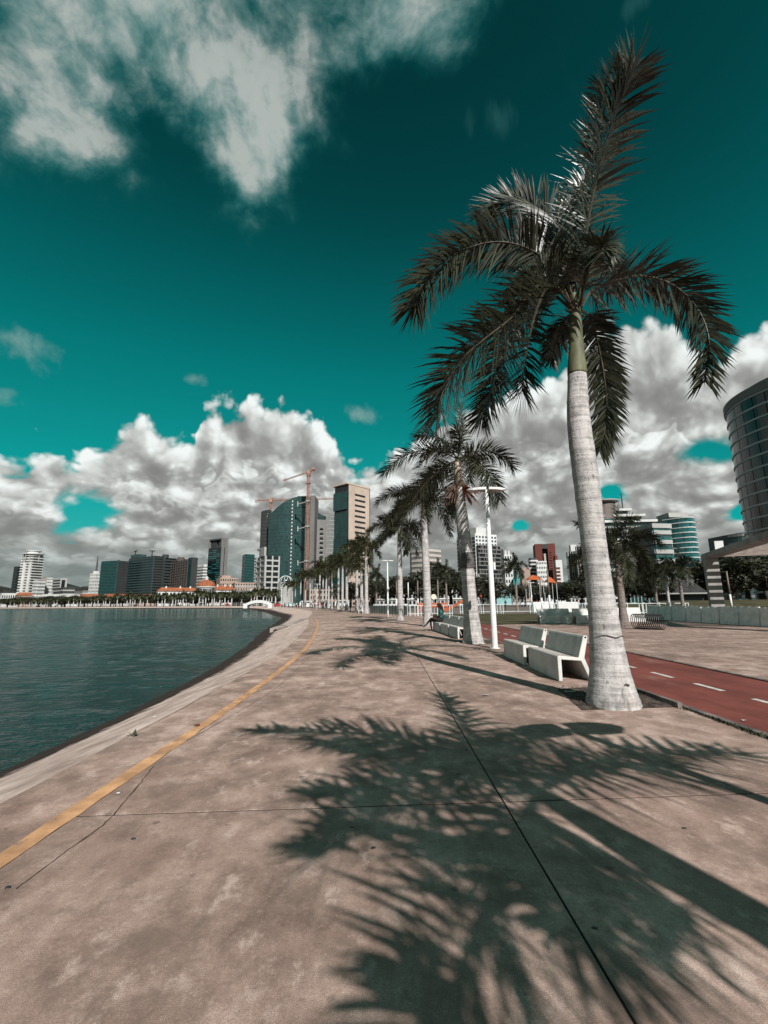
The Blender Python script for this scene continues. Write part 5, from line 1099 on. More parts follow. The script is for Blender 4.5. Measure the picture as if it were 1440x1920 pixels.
# ---- left skyline, from the left edge of the picture towards the right
b = Bld('office_tower', 'dark green slab tower behind the white balcony tower', 23, 30, 46, 1062, 760, 30); b.core(GD); b.bands('R', DG, 14, .3, .4); b.bands('L', DG, 14, .3, .4)
b = Bld('residential_tower', 'white balcony tower with a round disc roof at the far left', 37, 58, 78, 1042, 700, 38)
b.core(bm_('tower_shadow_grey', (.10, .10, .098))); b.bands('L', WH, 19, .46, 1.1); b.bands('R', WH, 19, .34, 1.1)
b.part('pier', WH, lambda m_: b.fb(m_, 'L', b.wl * .52, b.wl * .72, 0, b.H * .88, 0, 1.8)); b.part('pier', WH, lambda m_: b.fb(m_, 'L', b.wl * .02, b.wl * .2, 0, b.H * .88, 0, 1.8))
cx, cy = b.wr / 2, b.wl / 2; rr = max(b.wr, b.wl) * .62
b.part('roof_drum', WH, lambda m_: m_.lathe([(rr * .8, b.H), (rr * .8, b.H + 3), (rr * 1.02, b.H + 3), (rr * 1.02, b.H + 4), (rr * .6, b.H + 4), (rr * .6, b.H + 8), (rr * .72, b.H + 8), (rr * .72, b.H + 9), (0, b.H + 9)], 20, (cx, cy)))
b.part('crown_fins', WG, lambda m_: [m_.box(cx + rr * .85 * math.cos(a) - .5, cx + rr * .85 * math.cos(a) + .5, cy + rr * .85 * math.sin(a) - .5, cy + rr * .85 * math.sin(a) + .5, b.H - 9, b.H + 3) for a in [k * .5236 for k in range(12)]], True)
b = Bld('apartment_block', 'white balcony block at the foot of the disc roofed tower', 62, 70, 84, 1086, 620, 25); b.core(WG); b.bands('L', WH, 8, .45, .8); b.bands('R', WH, 8, .45, .8); b.wins('R', DW, 4, 8, .6, .4)
b = Bld('apartment_block', 'bright white block with a tan stripe right of the disc roofed tower', 78, 86, 98, 1083, 640, 25); b.core(WH); b.wins('R', DW, 5, 9, .5, .4); b.part('tan_strip', BE, lambda m_: b.fb(m_, 'L', 0, b.wl, 2, b.H, 0, .3))
b = Bld('office_block', 'grey stepped office block behind the bright white block', 90, 112, 125, 1084, 690, 18); b.core(WG); b.bands('L', DW, 4, .5, .2, b.H * .6); b.bands('R', DW, 1, .9, .2, b.H * .55, b.H * .98, b.wr * .2, b.wr * .7)
b = Bld('office_block', 'low dark curved office block with pale bands', 100, 118, 140, 1101, 600, 12); b.core(DG); b.bands('L', WG, 5, .35, .5); b.bands('R', WG, 5, .35, .5)
b = Bld('office_block', 'low grey block left of the white slim tower', 138, 155, 170, 1107, 640, 12); b.core(GR); b.bands('R', WG, 4, .4, .4); b.bands('L', WG, 4, .4, .4)
for i, (a, c, d, tp, Y, mt_, lb) in enumerate(((0, 4, 32, 1113, 560, WH, 'low white terrace at the far left edge of the shore'), (30, 33, 62, 1116, 550, BE, 'low beige house with tiled roof left of the balcony block'), (60, 64, 92, 1117, 540, WG, 'low pale building below the disc roofed tower'), (76, 80, 120, 1115, 560, WH, 'long low white building with strip windows by the shore'),
         (118, 122, 150, 1116, 550, WH, 'low white shed left of the tiled roofs'), (148, 152, 190, 1119, 540, WG, 'low grey shed below the slim white tower'), (190, 196, 250, 1119, 520, WG, 'long low pale building with orange tiles below the teal block'), (246, 250, 300, 1120, 500, BE, 'low tiled building below the grey teal block'))):
    b = Bld('low_building', lb, a, c, d, tp, Y, 8); b.core(mt_); b.wins('R', DW, 7, 2, .55, .45, 1.5)
    if i in (1, 5, 6, 7): b.part('roof', ORR, lambda m_: m_.add([(-.5, -.8, b.H), (b.wr + .5, -.8, b.H), (b.wr + .5, b.wl + .8, b.H), (-.5, b.wl + .8, b.H), (2, b.wl / 2, b.H + 3.4), (b.wr - 2, b.wl / 2, b.H + 3.4)], [(0, 1, 5, 4), (1, 2, 5), (2, 3, 4, 5), (3, 0, 4)]))
    else: b.part('parapet', WH, lambda m_: m_.box(-.3, b.wr + .3, -.3, b.wl + .3, b.H - .2, b.H + .6))
b = Bld('residential_tower', 'slim white tower with a lattice mast on its roof', 167, 178, 189, 1075, 640, 35); b.core(WH); b.wins('L', GR, 5, 10, .5, .5); b.wins('R', GR, 4, 10, .5, .5); b.core(WH, b.wr * .25, b.wr * .75, b.wl * .25, b.wl * .75, b.H, b.H + 3.5, 'penthouse')
zt = P(185, 1042, 650).z; b.part('mast', DG, lambda m_: [m_.beam((b.wr / 2 + dx, b.wl / 2 + dy, b.H + 3), (b.wr / 2, b.wl / 2, zt), .45) for dx in (-.9, .9) for dy in (-.9, .9)] + [m_.box(b.wr / 2 - .8 + .03 * k, b.wr / 2 + .8 - .03 * k, b.wl / 2 - .2, b.wl / 2 + .2, b.H + 4 + k * 2, b.H + 4.3 + k * 2) for k in range(9)])
b = Bld('office_tower', 'plain teal glass block with a dark side, first of the broad glass towers', 187, 219, 244, 1051, 560, 42); b.core(GT); b.bands('L', PT, 15, .18, .25); b.bands('R', DG, 15, .3, .25); b.part('corner_fin', PT, lambda m_: m_.box(-.5, .6, -.5, .6, 0, b.H + .8)); b.part('side_panel', DG, lambda m_: b.fb(m_, 'R', .6, b.wr, 0, b.H - .5, 0, .15))
b = Bld('office_tower', 'broad grey-green banded tower with two window cranes on its roof', 239, 286, 304, 1042, 540, 28); b.core(GD); b.bands('L', PT, 19, .5, .5); b.bands('R', DG, 19, .5, .5); b.part('corner_fin', PT, lambda m_: m_.box(-.6, .6, -.6, .6, 0, b.H)); b.core(PT, 1, b.wr - 1, b.wl * .65, b.wl - 1, b.H, b.H + 4.5, 'penthouse')
for y_, w_ in ((b.wl * .82, 3.0), (b.wl * .15, 6.5)): b.part('roof_crane', DG, lambda m_: [m_.beam((2, y_, b.H), (2, y_, b.H + 9 if w_ < 4 else b.H + 6), .9), m_.beam((2, y_ - w_, b.H + (9.6 if w_ < 4 else 6)), (2, y_ + w_, b.H + (8.6 if w_ < 4 else 7)), 1.0)])
b = Bld('office_tower', 'dark rounded tower tucked behind the banded tower', 298, 308, 328, 1046, 600, 20); b.core(GD); b.bands('L', PT, 16, .4, .4); b.bands('R', DG, 16, .4, .4)
b.part('roof_drum', DG, lambda m_: m_.lathe([(4, b.H), (4, b.H + 5), (0, b.H + 5)], 14, (3, b.wl / 2)))
b = Bld('office_tower', 'brown concrete grid tower with open floors', 316, 351, 356, 1048, 560, 20); b.core(DW); b.bands('L', BR, 17, .32, .6); b.mull('L', BR, 8, .7, .7); b.bands('R', BR, 17, .4, .6); b.part('roof_drum', BR, lambda m_: m_.lathe([(6, b.H), (6, b.H + 3), (4, b.H + 3), (4, b.H + 5), (0, b.H + 5)], 16, (5, b.wl * .6)))
b = Bld('office_tower', 'dark slab joined to the right of the brown grid tower', 351, 358, 369, 1045, 555, 30); b.core(DG); b.part('glass_strip', GT2, lambda m_: b.fb(m_, 'L', .5, b.wl, 0, b.H - 1, 0, .2))
b = Bld('residential_tower', 'small white tower between the brown grid and the dark portal tower', 367, 380, 389, 1062, 640, 25); b.core(GR); b.bands('L', WH, 13, .45, .6); b.bands('R', WH, 13, .45, .6); b.core(WH, 1, b.wr - 1, 1, b.wl - 1, b.H, b.H + 3, 'penthouse')
b = Bld('office_tower', 'tall dark tower with an open portal at its top', 389, 413, 425, 1009, 560, 36); hp = b.H - 11
b.core(GD, z1=hp); b.core(GR, 0, b.wr, 0, 1.2, hp, b.H, 'portal_leg'); b.core(GR, 0, b.wr, b.wl - 1.2, b.wl, hp, b.H, 'portal_leg'); b.core(DG, 0, b.wr, 1.2, b.wl - 1.2, b.H - 1.6, b.H, 'portal_lintel'); b.core(DG, 2, b.wr, b.wl * .5, b.wl - 1.2, hp, b.H - 1.7, 'portal_core'); b.core(DG, 2, b.wr, 1.2, b.wl * .32, hp, b.H - 1.7, 'portal_core')
b.wins('L', TW, 3, 26, .96, .5, 3, hp - 2, 1.4, b.wl - 1.4, .45, 3, .2); b.part('side_wall', GR, lambda m_: b.fb(m_, 'R', 0, b.wr * .42, 0, b.H, 0, .6)); b.part('side_wall', GR, lambda m_: b.fb(m_, 'R', b.wr * .55, b.wr, 0, b.H + 1, 0, .9))
# domed building
Yd = 420; c = P(386, 1112, Yd); t = thing('domed_building', 'white building with an orange dome and lantern near the shore', 'building', (c.x, Yd, 0)); zr = P(386, 1100, Yd).z; zd = P(386, 1087, Yd).z; rr = 8.0
mb = MB(); mb.lathe([(rr * .95, -.5), (rr * .95, zr - 1), (rr * 1.08, zr - .8), (rr * 1.08, zr), (0, zr)], 28); mb.build('drum', WH, t, False)
mb = MB(); mb.lathe([(rr * 1.02 * math.cos(a), zr + .01 + (zd - zr) * math.sin(a)) for a in [k * math.pi / 2 / 10 for k in range(10)]] + [(1.4, zd)], 28); mb.build('dome', ORR, t, True)
mb = MB(); mb.lathe([(1.5, zd - .1), (1.5, zd + 1.6), (1.9, zd + 1.7), (1.2, zd + 2.4), (.3, zd + 3.0), (0, zd + 3.8)], 12); mb.build('lantern', WH, t)
for k in range(14):
    a = math.pi + .25 + k * .2; mb = MB(); q = Vector((math.cos(a), math.sin(a), 0)) * rr * .97; mb.beam(q + Vector((0, 0, zr - 6)), q + Vector((0, 0, zr - 2)), 1.0, .5); mb.build('window', DW, t)
for lb, x0, x1, tp, ht in (('long low building with orange tiles left of the dome', 296, 372, 1108, 3.4), ('low building with orange tiles right of the dome', 400, 440, 1106, 4.0)):
    b = Bld('tiled_building', lb, x0 - 3, x0, x1, tp, 430, 4); b.core(WH); b.wins('R', DW, 11, 2, .5, .5, 1)
    b.part('roof', ORR, lambda m_: m_.add([(-.8, -1, b.H), (b.wr + .8, -1, b.H), (b.wr + .8, 12, b.H), (-.8, 12, b.H), (3, 5.5, b.H + ht), (b.wr - 3, 5.5, b.H + ht)], [(0, 1, 5, 4), (1, 2, 5), (2, 3, 4, 5), (3, 0, 4)]))
    b.part('chimney', WH, lambda m_: [m_.box(b.wr * f - .6, b.wr * f + .6, 4, 5.2, b.H + 1, b.H + ht + 1.2) for f in (.2, .55, .8)])
b = Bld('apartment_block', 'beige stepped block right of the orange dome', 405, 412, 446, 1083, 520, 12); b.core(BE); b.wins('R', DW, 8, 6, .5, .4); b.core(BE, 2, b.wr * .6, 1, b.wl - 1, b.H, b.H + 2.5, 'penthouse')
b = Bld('apartment_block', 'pale beige block with balconies left of the white grid building', 436, 440, 484, 1092, 500, 6); b.core(BE); b.bands('R', WG, 5, .35, .4); b.wins('R', DW, 9, 5, .4, .4)
b = Bld('office_tower', 'small plain teal tower standing alone left of the curved tower', 453, 458, 476, 1039, 640, 14); b.core(GT); b.bands('R', PT, 18, .2, .2); b.bands('L', DG, 18, .2, .2)
b = Bld('office_tower', 'narrow pale teal tower behind the white grid building', 470, 474, 488, 1046, 660, 10); b.core(GT2); b.bands('R', WG, 16, .25, .2); b.mull('R', WG, 5, .3, .25)
b = Bld('low_building', 'long low grey colonnaded building by the footbridge', 436, 440, 500, 1106, 330, 4); b.core(GR); b.mull('R', GR, 16, .6, .7); b.wins('R', DW, 16, 2, .7, .6)
mb = MB(); q = P(470, 1120, 300); mb.box(-1.3, 1.3, -.4, .4, 0, P(470, 1104, 300).z); tag(mb.build('sign_pillar', WH, loc=(q.x, q.y, 0), bevel=.1), 'plain white pillar sign beside the footbridge', 'sign')

# ---- the curved glass tower, with its wing
Yc = 400
def curved(name, label, x0, x1, ytl, ytr, Y, bulge, depth, mt, nseg=14, nfl=26, bandmt=None, fr=.16, mull=True, sag=.0):
    t = thing(name, label, 'building', (P((x0 + x1) / 2, 1100, Y).x, Y, 0)); ox = t.location.x
    ym = (ytl + 1112) / 2; xl, xr = P(x0, ym, Y).x - ox, P(x1, ym, Y).x - ox; zl, zr = P(x0, ytl, Y).z, P(x1, ytr, Y).z; pts = []
    for k in range(nseg + 1):
        u = k / nseg; pts.append((lerp(xl, xr, u), -bulge * math.sin(math.pi * u) , lerp(zl, zr, math.sin(u * math.pi / 2) ** (1 + sag))))
    mb = MB(); n = nseg + 1; vs = [(x, y, -.5) for x, y, z in pts] + [(x, y, z) for x, y, z in pts] + [(x, depth, -.5) for x, y, z in pts] + [(x, depth, z) for x, y, z in pts]
    mb.add(vs, [(k, k + 1, n + k + 1, n + k) for k in range(nseg)] + [(n + k, n + k + 1, 3 * n + k + 1, 3 * n + k) for k in range(nseg)] + [(0, n, 3 * n, 2 * n), (nseg, 2 * n + nseg, 3 * n + nseg, n + nseg)]); mb.build('wall', mt, t)
    mb = MB(); H = max(zl, zr)
    for f in range(nfl):
        z = H * (f + .5) / nfl
        for k in range(nseg):
            if z < min(pts[k][2], pts[k + 1][2]): a, b_ = pts[k], pts[k + 1]; h = H / nfl * fr; mb.add([(a[0], a[1] - .3, z), (b_[0], b_[1] - .3, z), (b_[0], b_[1] - .3, z + h), (a[0], a[1] - .3, z + h), (a[0], a[1] + .2, z), (b_[0], b_[1] + .2, z), (b_[0], b_[1] + .2, z + h), (a[0], a[1] + .2, z + h)], [(0, 1, 2, 3), (3, 2, 6, 7), (0, 4, 5, 1)])
    mb.build('floor_bands', bandmt or PT, t, kind='stuff')
    if mull:
        mb = MB()
        for k in range(nseg * 2 + 1):
            i = min(k // 2, nseg - 1); u = (k - 2 * i) / 2; a, b_ = pts[i], pts[i + 1]; x, y, z = (lerp(a[j], b_[j], u) for j in range(3)); mb.box(x - .15, x + .15, y - .35, y + .1, 0, z)
        mb.build('mullions', bandmt or PT, t, kind='stuff')
    return t, pts
M_MID = glass('mid_teal_glass', (.016, .060, .057), .10, .45)
t, pts = curved('office_tower', 'tall teal glass tower with a curved sloping top behind the crane', 502, 580, 966, 931, Yc, 9, 22, M_MID, 18, 30)
zt_ = pts[-1][2]; mb = MB(); mb.box(pts[-1][0] + .05, pts[-1][0] + 4.0, -.5, 22, -.5, zt_ + 1); mb.build('end_wall', bm_('end_wall_grey', (.17, .155, .148)), t)
i = 11; mb = MB()
for k in range(28): z = 6 + k * 3.15; mb.box(pts[i][0] - .45, pts[i][0] + .45, pts[i][1] - .9, pts[i][1] - .05, z, z + 1.4) if z < pts[i][2] - 1 else None
mb.build('white_markers', WH, t, kind='stuff')
t2, _ = curved('office_tower', 'dark narrow wing at the left of the curved glass tower', 487, 504, 960, 956, Yc + 14, 2, 16, GD, 6, 26, DG)
t3, _ = curved('office_tower', 'dark glass tower behind the mast of the large crane', 583, 612, 951, 968, Yc + 50, 3, 20, GT2, 6, 24)
b = Bld('office_tower', 'grey concrete tower with a column of dark arched balconies', 585, 593, 611, 974, Yc + 10, 10); b.core(GR)
for k in range(15):
    z = 6 + k * (b.H - 12) / 15; b.part('balcony_slab', WG, lambda m_: b.fb(m_, 'R', b.wr * .30, b.wr * .72, z - .5, z + .1, 0, .35)); b.part('arched_window', DW, lambda m_: [b.fb(m_, 'R', b.wr * .3, b.wr * .7, z + .11, z + 1.8, -.05, .1), b.fb(m_, 'R', b.wr * .36, b.wr * .64, z + 1.8, z + 2.6, -.05, .1)])
b.part('side_floors', DW, lambda m_: b.fb(m_, 'L', 0, b.wl, 0, b.H - 3, 0, .1))
t4, _ = curved('office_tower', 'grey green glass side tower right of the arched balconies', 611, 628, 968, 966, Yc + 12, 3, 14, GT2, 6, 22, WG, .1, True)
# white grid building with portal
b = Bld('office_block', 'pale concrete grid building with a tall notched portal', 481, 497, 522, 1042, 330, 20); b.core(DW); b.bands('R', WG, 9, .3, .7); b.mull('R', WG, 2, 1.0, .75); b.bands('L', WG, 9, .3, .7); b.mull('L', WG, 2, .8, .75)
b.part('portal_slab', WG, lambda m_: [m_.box(-1.0, .6, b.wl * .05, b.wl * .5, b.H, b.H + 6.4), m_.box(-1.0, .6, b.wl * .5, b.wl * .9, b.H + 5, b.H + 6.4)]); b.part('portal_panel', TAN, lambda m_: m_.add([(-1.05, b.wl * .35, 6), (-1.05, b.wl * .75, 6), (-1.05, b.wl * .75, b.H * .75), (-1.2, b.wl * .35, 6.01)], [(0, 1, 2), (0, 2, 3)]))
mb = MB(); q = P(535, 1110, 320); z0 = P(535, 1092, 320).z; z1 = P(535, 1080, 320).z; mb.lathe([(4.6 * math.cos(a), z0 + (z1 - z0) * math.sin(a)) for a in [k * math.pi / 16 for k in range(9)]], 20); t = thing('dome_pavilion', 'small white ribbed dome below the curved glass tower', 'building', (q.x, q.y, 0)); mb.build('dome', GT2, t, True)
mb = MB(); [mb.tube([(4.7 * math.cos(a) * math.cos(e), 4.7 * math.sin(a) * math.cos(e), z0 + (z1 - z0 + .1) * math.sin(e)) for e in [k * math.pi / 16 for k in range(9)]], .22, 4) for a in [j * math.pi / 6 for j in range(12)]]; mb.build('ribs', WH, t)
mb = MB(); mb.lathe([(4.9, -.3), (4.9, z0), (0, z0)], 20); mb.build('drum', WG, t)
# tan tower
b = Bld('office_tower', 'tall tan tower with dark slot windows and a teal glass side', 627, 653, 693, 908, 330, 44); b.core(GD)
b.part('slot_wall', TAN, lambda m_: [b.fb(m_, 'R', 0, b.wr * .27, 0, b.H, 0, .5), b.fb(m_, 'R', b.wr * .78, b.wr * .97, 0, b.H, 0, .5)])
st = b.H / 21.5; b.part('slot_spandrels', TAN, lambda m_: [b.fb(m_, 'R', b.wr * .27, b.wr * .78, k * st, k * st + st * (.60 if k < 21 else 1.5), 0, .48) for k in range(21)] + [b.fb(m_, 'R', b.wr * .27, b.wr * .78, 20 * st + st * .6, b.H, 0, .48)])
for k in range(3, 20): b.part('slot_window', DW, lambda m_: b.fb(m_, 'R', b.wr * .275, b.wr * .775, k * st + st * .61, k * st + st * .99, -.1, .12))
b.part('edge_wall', DG, lambda m_: b.fb(m_, 'R', b.wr * .972, b.wr, 0, b.H, 0, .5))
for k, (za, zb, pr) in enumerate(((0, .32, .5), (.325, .55, 1.0), (.555, .78, .3), (.785, .94, 1.6))): b.part('glass_box', GT, lambda m_: b.fb(m_, 'L', .8, b.wl, b.H * za, b.H * zb - .4, 0, pr)); b.part('glass_fin', DG, lambda m_: b.fb(m_, 'L', .8, b.wl, b.H * zb - .39, b.H * zb + .1, 0, pr - .25))
b.part('roof_overhang', TAN, lambda m_: m_.box(-2.2, b.wr + .3, -.8, b.wl + .5, b.H + .01, b.H + 1.2)); b.part('roof_rail', TAN, lambda m_: [m_.box(b.wr * .05 * k, b.wr * .05 * k + .2, -.5, -.3, b.H + 1.2, b.H + 2.0) for k in range(20)], True)

# ---- cranes
def lattice(m_, a, b, w, n):
    a, b = Vector(a), Vector(b); d = (b - a).normalized(); x = d.orthogonal().normalized(); y = d.cross(x); cs = [(x * i + y * j) * w / 2 for i, j in ((-1, -1), (1, -1), (1, 1), (-1, 1))]
    for c_ in cs: m_.beam(a + c_, b + c_, w * .17)
    for k in range(n):
        p0, p1 = a.lerp(b, k / n), a.lerp(b, (k + 1) / n)
        for i in range(4): m_.beam(p0 + cs[i], p1 + cs[(i + 1) % 4], w * .11); m_.beam(p0 + cs[i], p0 + cs[(i + 1) % 4], w * .11)
Yk = 375; t = thing('tower_crane', 'tall orange tower crane with raised jib beside the curved glass tower', 'crane', (P(574, 1095, Yk).x, Yk, 0)); ox = t.location.x
zt = P(576, 886, Yk).z; mb = MB(); lattice(mb, (0, 0, 0), (0, 0, zt), 1.8, 44); mb.build('mast', CR_, t)
q = P(531, 901, Yk); e = P(591, 879, Yk); mb = MB(); lattice(mb, (0, 0, zt + .5), (q.x - ox, 0, q.z), 1.0, 22); mb.build('jib', CR_, t); mb = MB(); lattice(mb, (0, 0, zt + .5), (e.x - ox, 0, e.z), 1.5, 6); mb.build('counter_jib', CR_, t)
mb = MB(); mb.box(-1.8, 1.8, -1.6, 1.6, zt - 3, zt - 2.4); mb.box(-1.5, 1.5, -1.5, 1.5, zt - 1.5, zt + 1.5); mb.box(-1.8, 1.8, -1.6, 1.6, zt - 9.5, zt - 9); mb.build('slewing_unit', CR_, t); mb = MB(); mb.box(e.x - ox - 2.2, e.x - ox, -.8, .8, e.z - 1.2, e.z + 1.0); mb.build('counterweight', CR_, t)
mb = MB(); mb.beam((-2.2, 0, zt), (-2.2, 0, zt - 9), .15); mb.build('hoist_rope', DG, t)
for yy_, in ((940,), (987,), (1052,)): z = P(575, yy_, Yk).z; q = P(556, yy_ + 3, Yk); mb = MB(); mb.beam((0, 0, z), (q.x - ox, 6, z - 1.2), .7); mb.beam((q.x - ox, 6, z - 3), (q.x - ox, 6, z + 1.2), .8); mb.box(-1.7, 1.7, -1.5, 1.5, z - .4, z + .4); mb.build('wall_tie', WG, t)
Yk = 440; t = thing('tower_crane', 'smaller orange crane with level jib left of the curved glass tower', 'crane', (P(502, 1095, Yk).x, Yk, 0)); ox = t.location.x; zt = P(503, 938, Yk).z
mb = MB(); lattice(mb, (0, 0, 0), (0, 0, zt + 2.5), 2.0, 40); mb.build('mast', CR_, t); q = P(478, 938, Yk); e = P(626, 938, Yk); mb = MB(); lattice(mb, (0, 0, zt), (e.x - ox, 0, zt + 1), 1.1, 40); mb.build('jib', CR_, t); mb = MB(); lattice(mb, (0, 0, zt), (q.x - ox, 0, zt), 1.2, 8); mb.build('counter_jib', CR_, t)
mb = MB(); mb.box(q.x - ox, q.x - ox + 2.5, -.8, .8, zt - 2, zt + .6); mb.build('counterweight', WG, t); mb = MB(); mb.box(-1.6, 1.6, -1.5, 1.5, zt - 2.2, zt + 2.0); mb.build('slewing_unit', CR_, t)

# ---- centre and right skyline
t, _ = curved('office_tower', 'cream banded building showing between the palm trunks', 772, 828, 1032, 1032, 260, 6, 16, GR, 10, 11, bm_('cream_bands', (.52, .46, .42)), .5, False)
b = Bld('apartment_block', 'pink beige building hidden behind the curved palm row', 655, 660, 715, 1090, 200, 6); b.core(BE); b.wins('R', DW, 8, 5, .5, .5)
b = Bld('office_tower', 'white tower with square windows and a dark lattice screen', 858, 893, 934, 1000, 300, 38); b.core(WH); b.wins('L', PT, 6, 18, .78, .7, 0, b.H * .96); b.wins('R', PT, 7, 3, .55, .55, b.H * .82, b.H * .98); b.core(WH, b.wr * .15, b.wr * .6, b.wl * .1, b.wl * .5, b.H, b.H + 4.5, 'penthouse')
zs = b.H * .82; b.part('screen_back', DW, lambda m_: b.fb(m_, 'R', b.wr * .02, b.wr * 1.06, 0, zs, 0, 1.6)); r = random.Random(3)
b.part('screen_lattice', GR, lambda m_: [b.fb(m_, 'R', b.wr * .02, b.wr * 1.06, zs * k / 14, zs * k / 14 + .7, 1.5, 2.1) for k in range(15)] + [b.fb(m_, 'R', b.wr * u, b.wr * u + .28, zs * k / 14, zs * (k + 1) / 14, 1.5, 2.0) for k in range(14) for u in [r.uniform(.03, 1.04) for _ in range(12)]], True)
b = Bld('office_tower', 'dark slab close behind the lattice screen tower', 936, 938, 946, 1030, 330, 10); b.core(DG)
b = Bld('apartment_block', 'small white block right of the lattice screen tower', 944, 947, 962, 1040, 420, 14); b.core(WH); b.wins('R', GT2, 3, 8, .5, .5); b.part('roof_tank', WH, lambda m_: [m_.lathe([(1.2, b.H), (1.2, b.H + 4), (0, b.H + 4)], 10, (x_, 3)) for x_ in (2, 5)])
b = Bld('warehouse', 'plain tan gable wall left of the red brown tower', 975, 979, 996, 1064, 400, 8); b.core(BE)
b = Bld('residential_tower', 'red brown tower with a grey portal recess in its middle', 1002, 1006, 1044, 1020, 420, 6)
b.core(RB, 0, b.wr * .34); b.core(RB, b.wr * .62, b.wr); b.core(DG, b.wr * .34, b.wr * .62, 5, b.wl, -.5, b.H - 1, 'recess_wall'); b.part('portal_lintel', DG, lambda m_: m_.box(b.wr * .34, b.wr * .62, 0, 5, b.H - 4.5, b.H - .3)); b.part('recess_pier', WG, lambda m_: m_.box(b.wr * .42, b.wr * .52, 1, 4.8, 0, b.H - 9)); b.bands('R', DW, 18, .35, .12, 2, b.H - 6, b.wr * .68, b.wr * .80)
b = Bld('apartment_block', 'white balcony block in front of the red brown tower, left side', 993, 997, 1010, 1046, 400, 18); b.core(DG); b.bands('L', WH, 12, .4, .7); b.bands('R', WH, 12, .4, .7)
b = Bld('apartment_block', 'white block with punched windows in front of the red brown tower', 1006, 1008, 1027, 1052, 390, 8); b.core(WH); b.wins('R', DW, 6, 9, .5, .45)
b = Bld('apartment_block', 'red and white stepped block at the right foot of the red brown tower', 1040, 1044, 1056, 1050, 400, 12); b.core(WH); b.bands('R', RB, 10, .6, .2, 0, b.H * .86, 0, b.wr * .6); b.core(RB, 0, b.wr * .4, 1, b.wl, b.H, b.H + 4, 'penthouse')
b = Bld('office_tower', 'glass and steel building half hidden left of the thick palm trunk', 1064, 1068, 1086, 1034, 330, 12); b.core(GT2); b.bands('R', GR, 12, .22, .4); b.mull('R', WG, 4, .5, .5); b.core(WH, b.wr * .4, b.wr, 2, b.wl, b.H, b.H + 5, 'penthouse')
b = Bld('office_tower', 'dark red building directly left of the thick palm trunk', 1082, 1084, 1125, 1024, 320, 10); b.core(BR); b.mull('R', WG, 8, .4, .5); b.wins('R', DW, 8, 12, .5, .5)
b = Bld('house', 'low pale turquoise building with white trim behind the plaza', 912, 918, 958, 1105, 190, 6); b.core(TQ); b.wins('R', DW, 5, 1, .25, .4, 1.5, b.H - .5); b.part('cornice', WH, lambda m_: m_.box(-.3, b.wr + .3, -.3, b.wl + .2, b.H - .1, b.H + .6)); b.part('side_wall', WH, lambda m_: b.fb(m_, 'L', 0, b.wl, 0, b.H - .2, 0, .2))
b = Bld('house', 'low grey building right of the pale turquoise building', 958, 960, 974, 1103, 200, 6); b.core(WG); b.wins('R', DW, 3, 2, .5, .4)
# white fan struts
t = thing('fan_sculpture', 'white fan of leaning struts in front of the lattice screen tower', 'sculpture', (P(893, 1120, 150).x, 150, 0)); zt = P(893, 1060, 150).z
for k in range(7): mb = MB(); mb.beam((-1 + k * .5, 0, 0), (-3.4 + k * .75, 0, zt - abs(k - 2) * .7), .32, .2); mb.build('strut', WH, t)
# stepped office with turret
b = Bld('office_block', 'long stepped white office block with rooftop terraces behind the brown palm', 1120, 1140, 1262, 975, 240, 22); b.core(WG, z1=b.H * .92); b.bands('R', WH, 10, .42, .8, 0, b.H * .92); b.bands('R', PT, 10, .40, .25, b.H * .05, b.H * .95); b.bands('L', WH, 10, .4, .6, 0, b.H * .92)
for k, (f0, f1, dz) in enumerate(((0.02, .85, 3.5), (.05, .70, 7), (.10, .52, 10.5))): b.part('terrace', WH, lambda m_: m_.box(b.wr * f0, b.wr * f1, 1 + k * 2.0, b.wl, b.H * .92 + dz - 1.2, b.H * .92 + dz)); b.part('terrace_glass', GT2, lambda m_: m_.box(b.wr * f0 + .5, b.wr * f1 - 1.5, 2.5 + k * 2.0, b.wl, b.H * .92 + dz - 3.5, b.H * .92 + dz - 1.21))
zr = b.H * .92; zz = P(1155, 935, 240).z
b.part('turret', bm_('turret_brown', (.20, .16, .145)), lambda m_: m_.lathe([(5.5, zr), (5.5, zz - 1.5), (0, zz - 1.5)], 20, (4, 8))); b.part('turret_roof', WG, lambda m_: m_.lathe([(5.6, zz - 1.0), (7.6, zz - .4), (7.6, zz + .2), (0, zz + .9)], 24, (4, 8))); b.part('turret_window', GB, lambda m_: m_.lathe([(5.6, zr + 1), (5.6, zr + 4.5)], 8, (4, 8), 0, R(225), R(315)))
b.part('mast', DG, lambda m_: m_.beam((b.wr * .42, 8, zr + 10), (b.wr * .42, 8, P(1194, 926, 250).z), .5))
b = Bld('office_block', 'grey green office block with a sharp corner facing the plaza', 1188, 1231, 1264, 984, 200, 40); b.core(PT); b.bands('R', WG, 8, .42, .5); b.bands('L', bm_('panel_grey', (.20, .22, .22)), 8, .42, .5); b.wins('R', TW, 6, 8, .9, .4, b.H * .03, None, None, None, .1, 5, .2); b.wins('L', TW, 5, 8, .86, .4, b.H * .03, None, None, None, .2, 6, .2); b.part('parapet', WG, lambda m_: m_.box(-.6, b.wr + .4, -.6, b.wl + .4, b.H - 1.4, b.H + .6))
b.part('side_block', GR, lambda m_: m_.box(-1.2, 6, b.wl * .75, b.wl + 6, 0, b.H * .62))
M_BANDW = bm_('white_band', (.60, .62, .61))
t, pts = curved('office_tower', 'curved teal tower ringed with thin white balcony bands', 1249, 1311, 972, 976, 260, 10, 16, GB, 12, 17, M_BANDW, .19, False)
mb = MB(); mb.box(pts[0][0] + 2, pts[-1][0] - 6, -4, 8, pts[0][2], pts[0][2] + 2.6); mb.build('penthouse', WG, t)
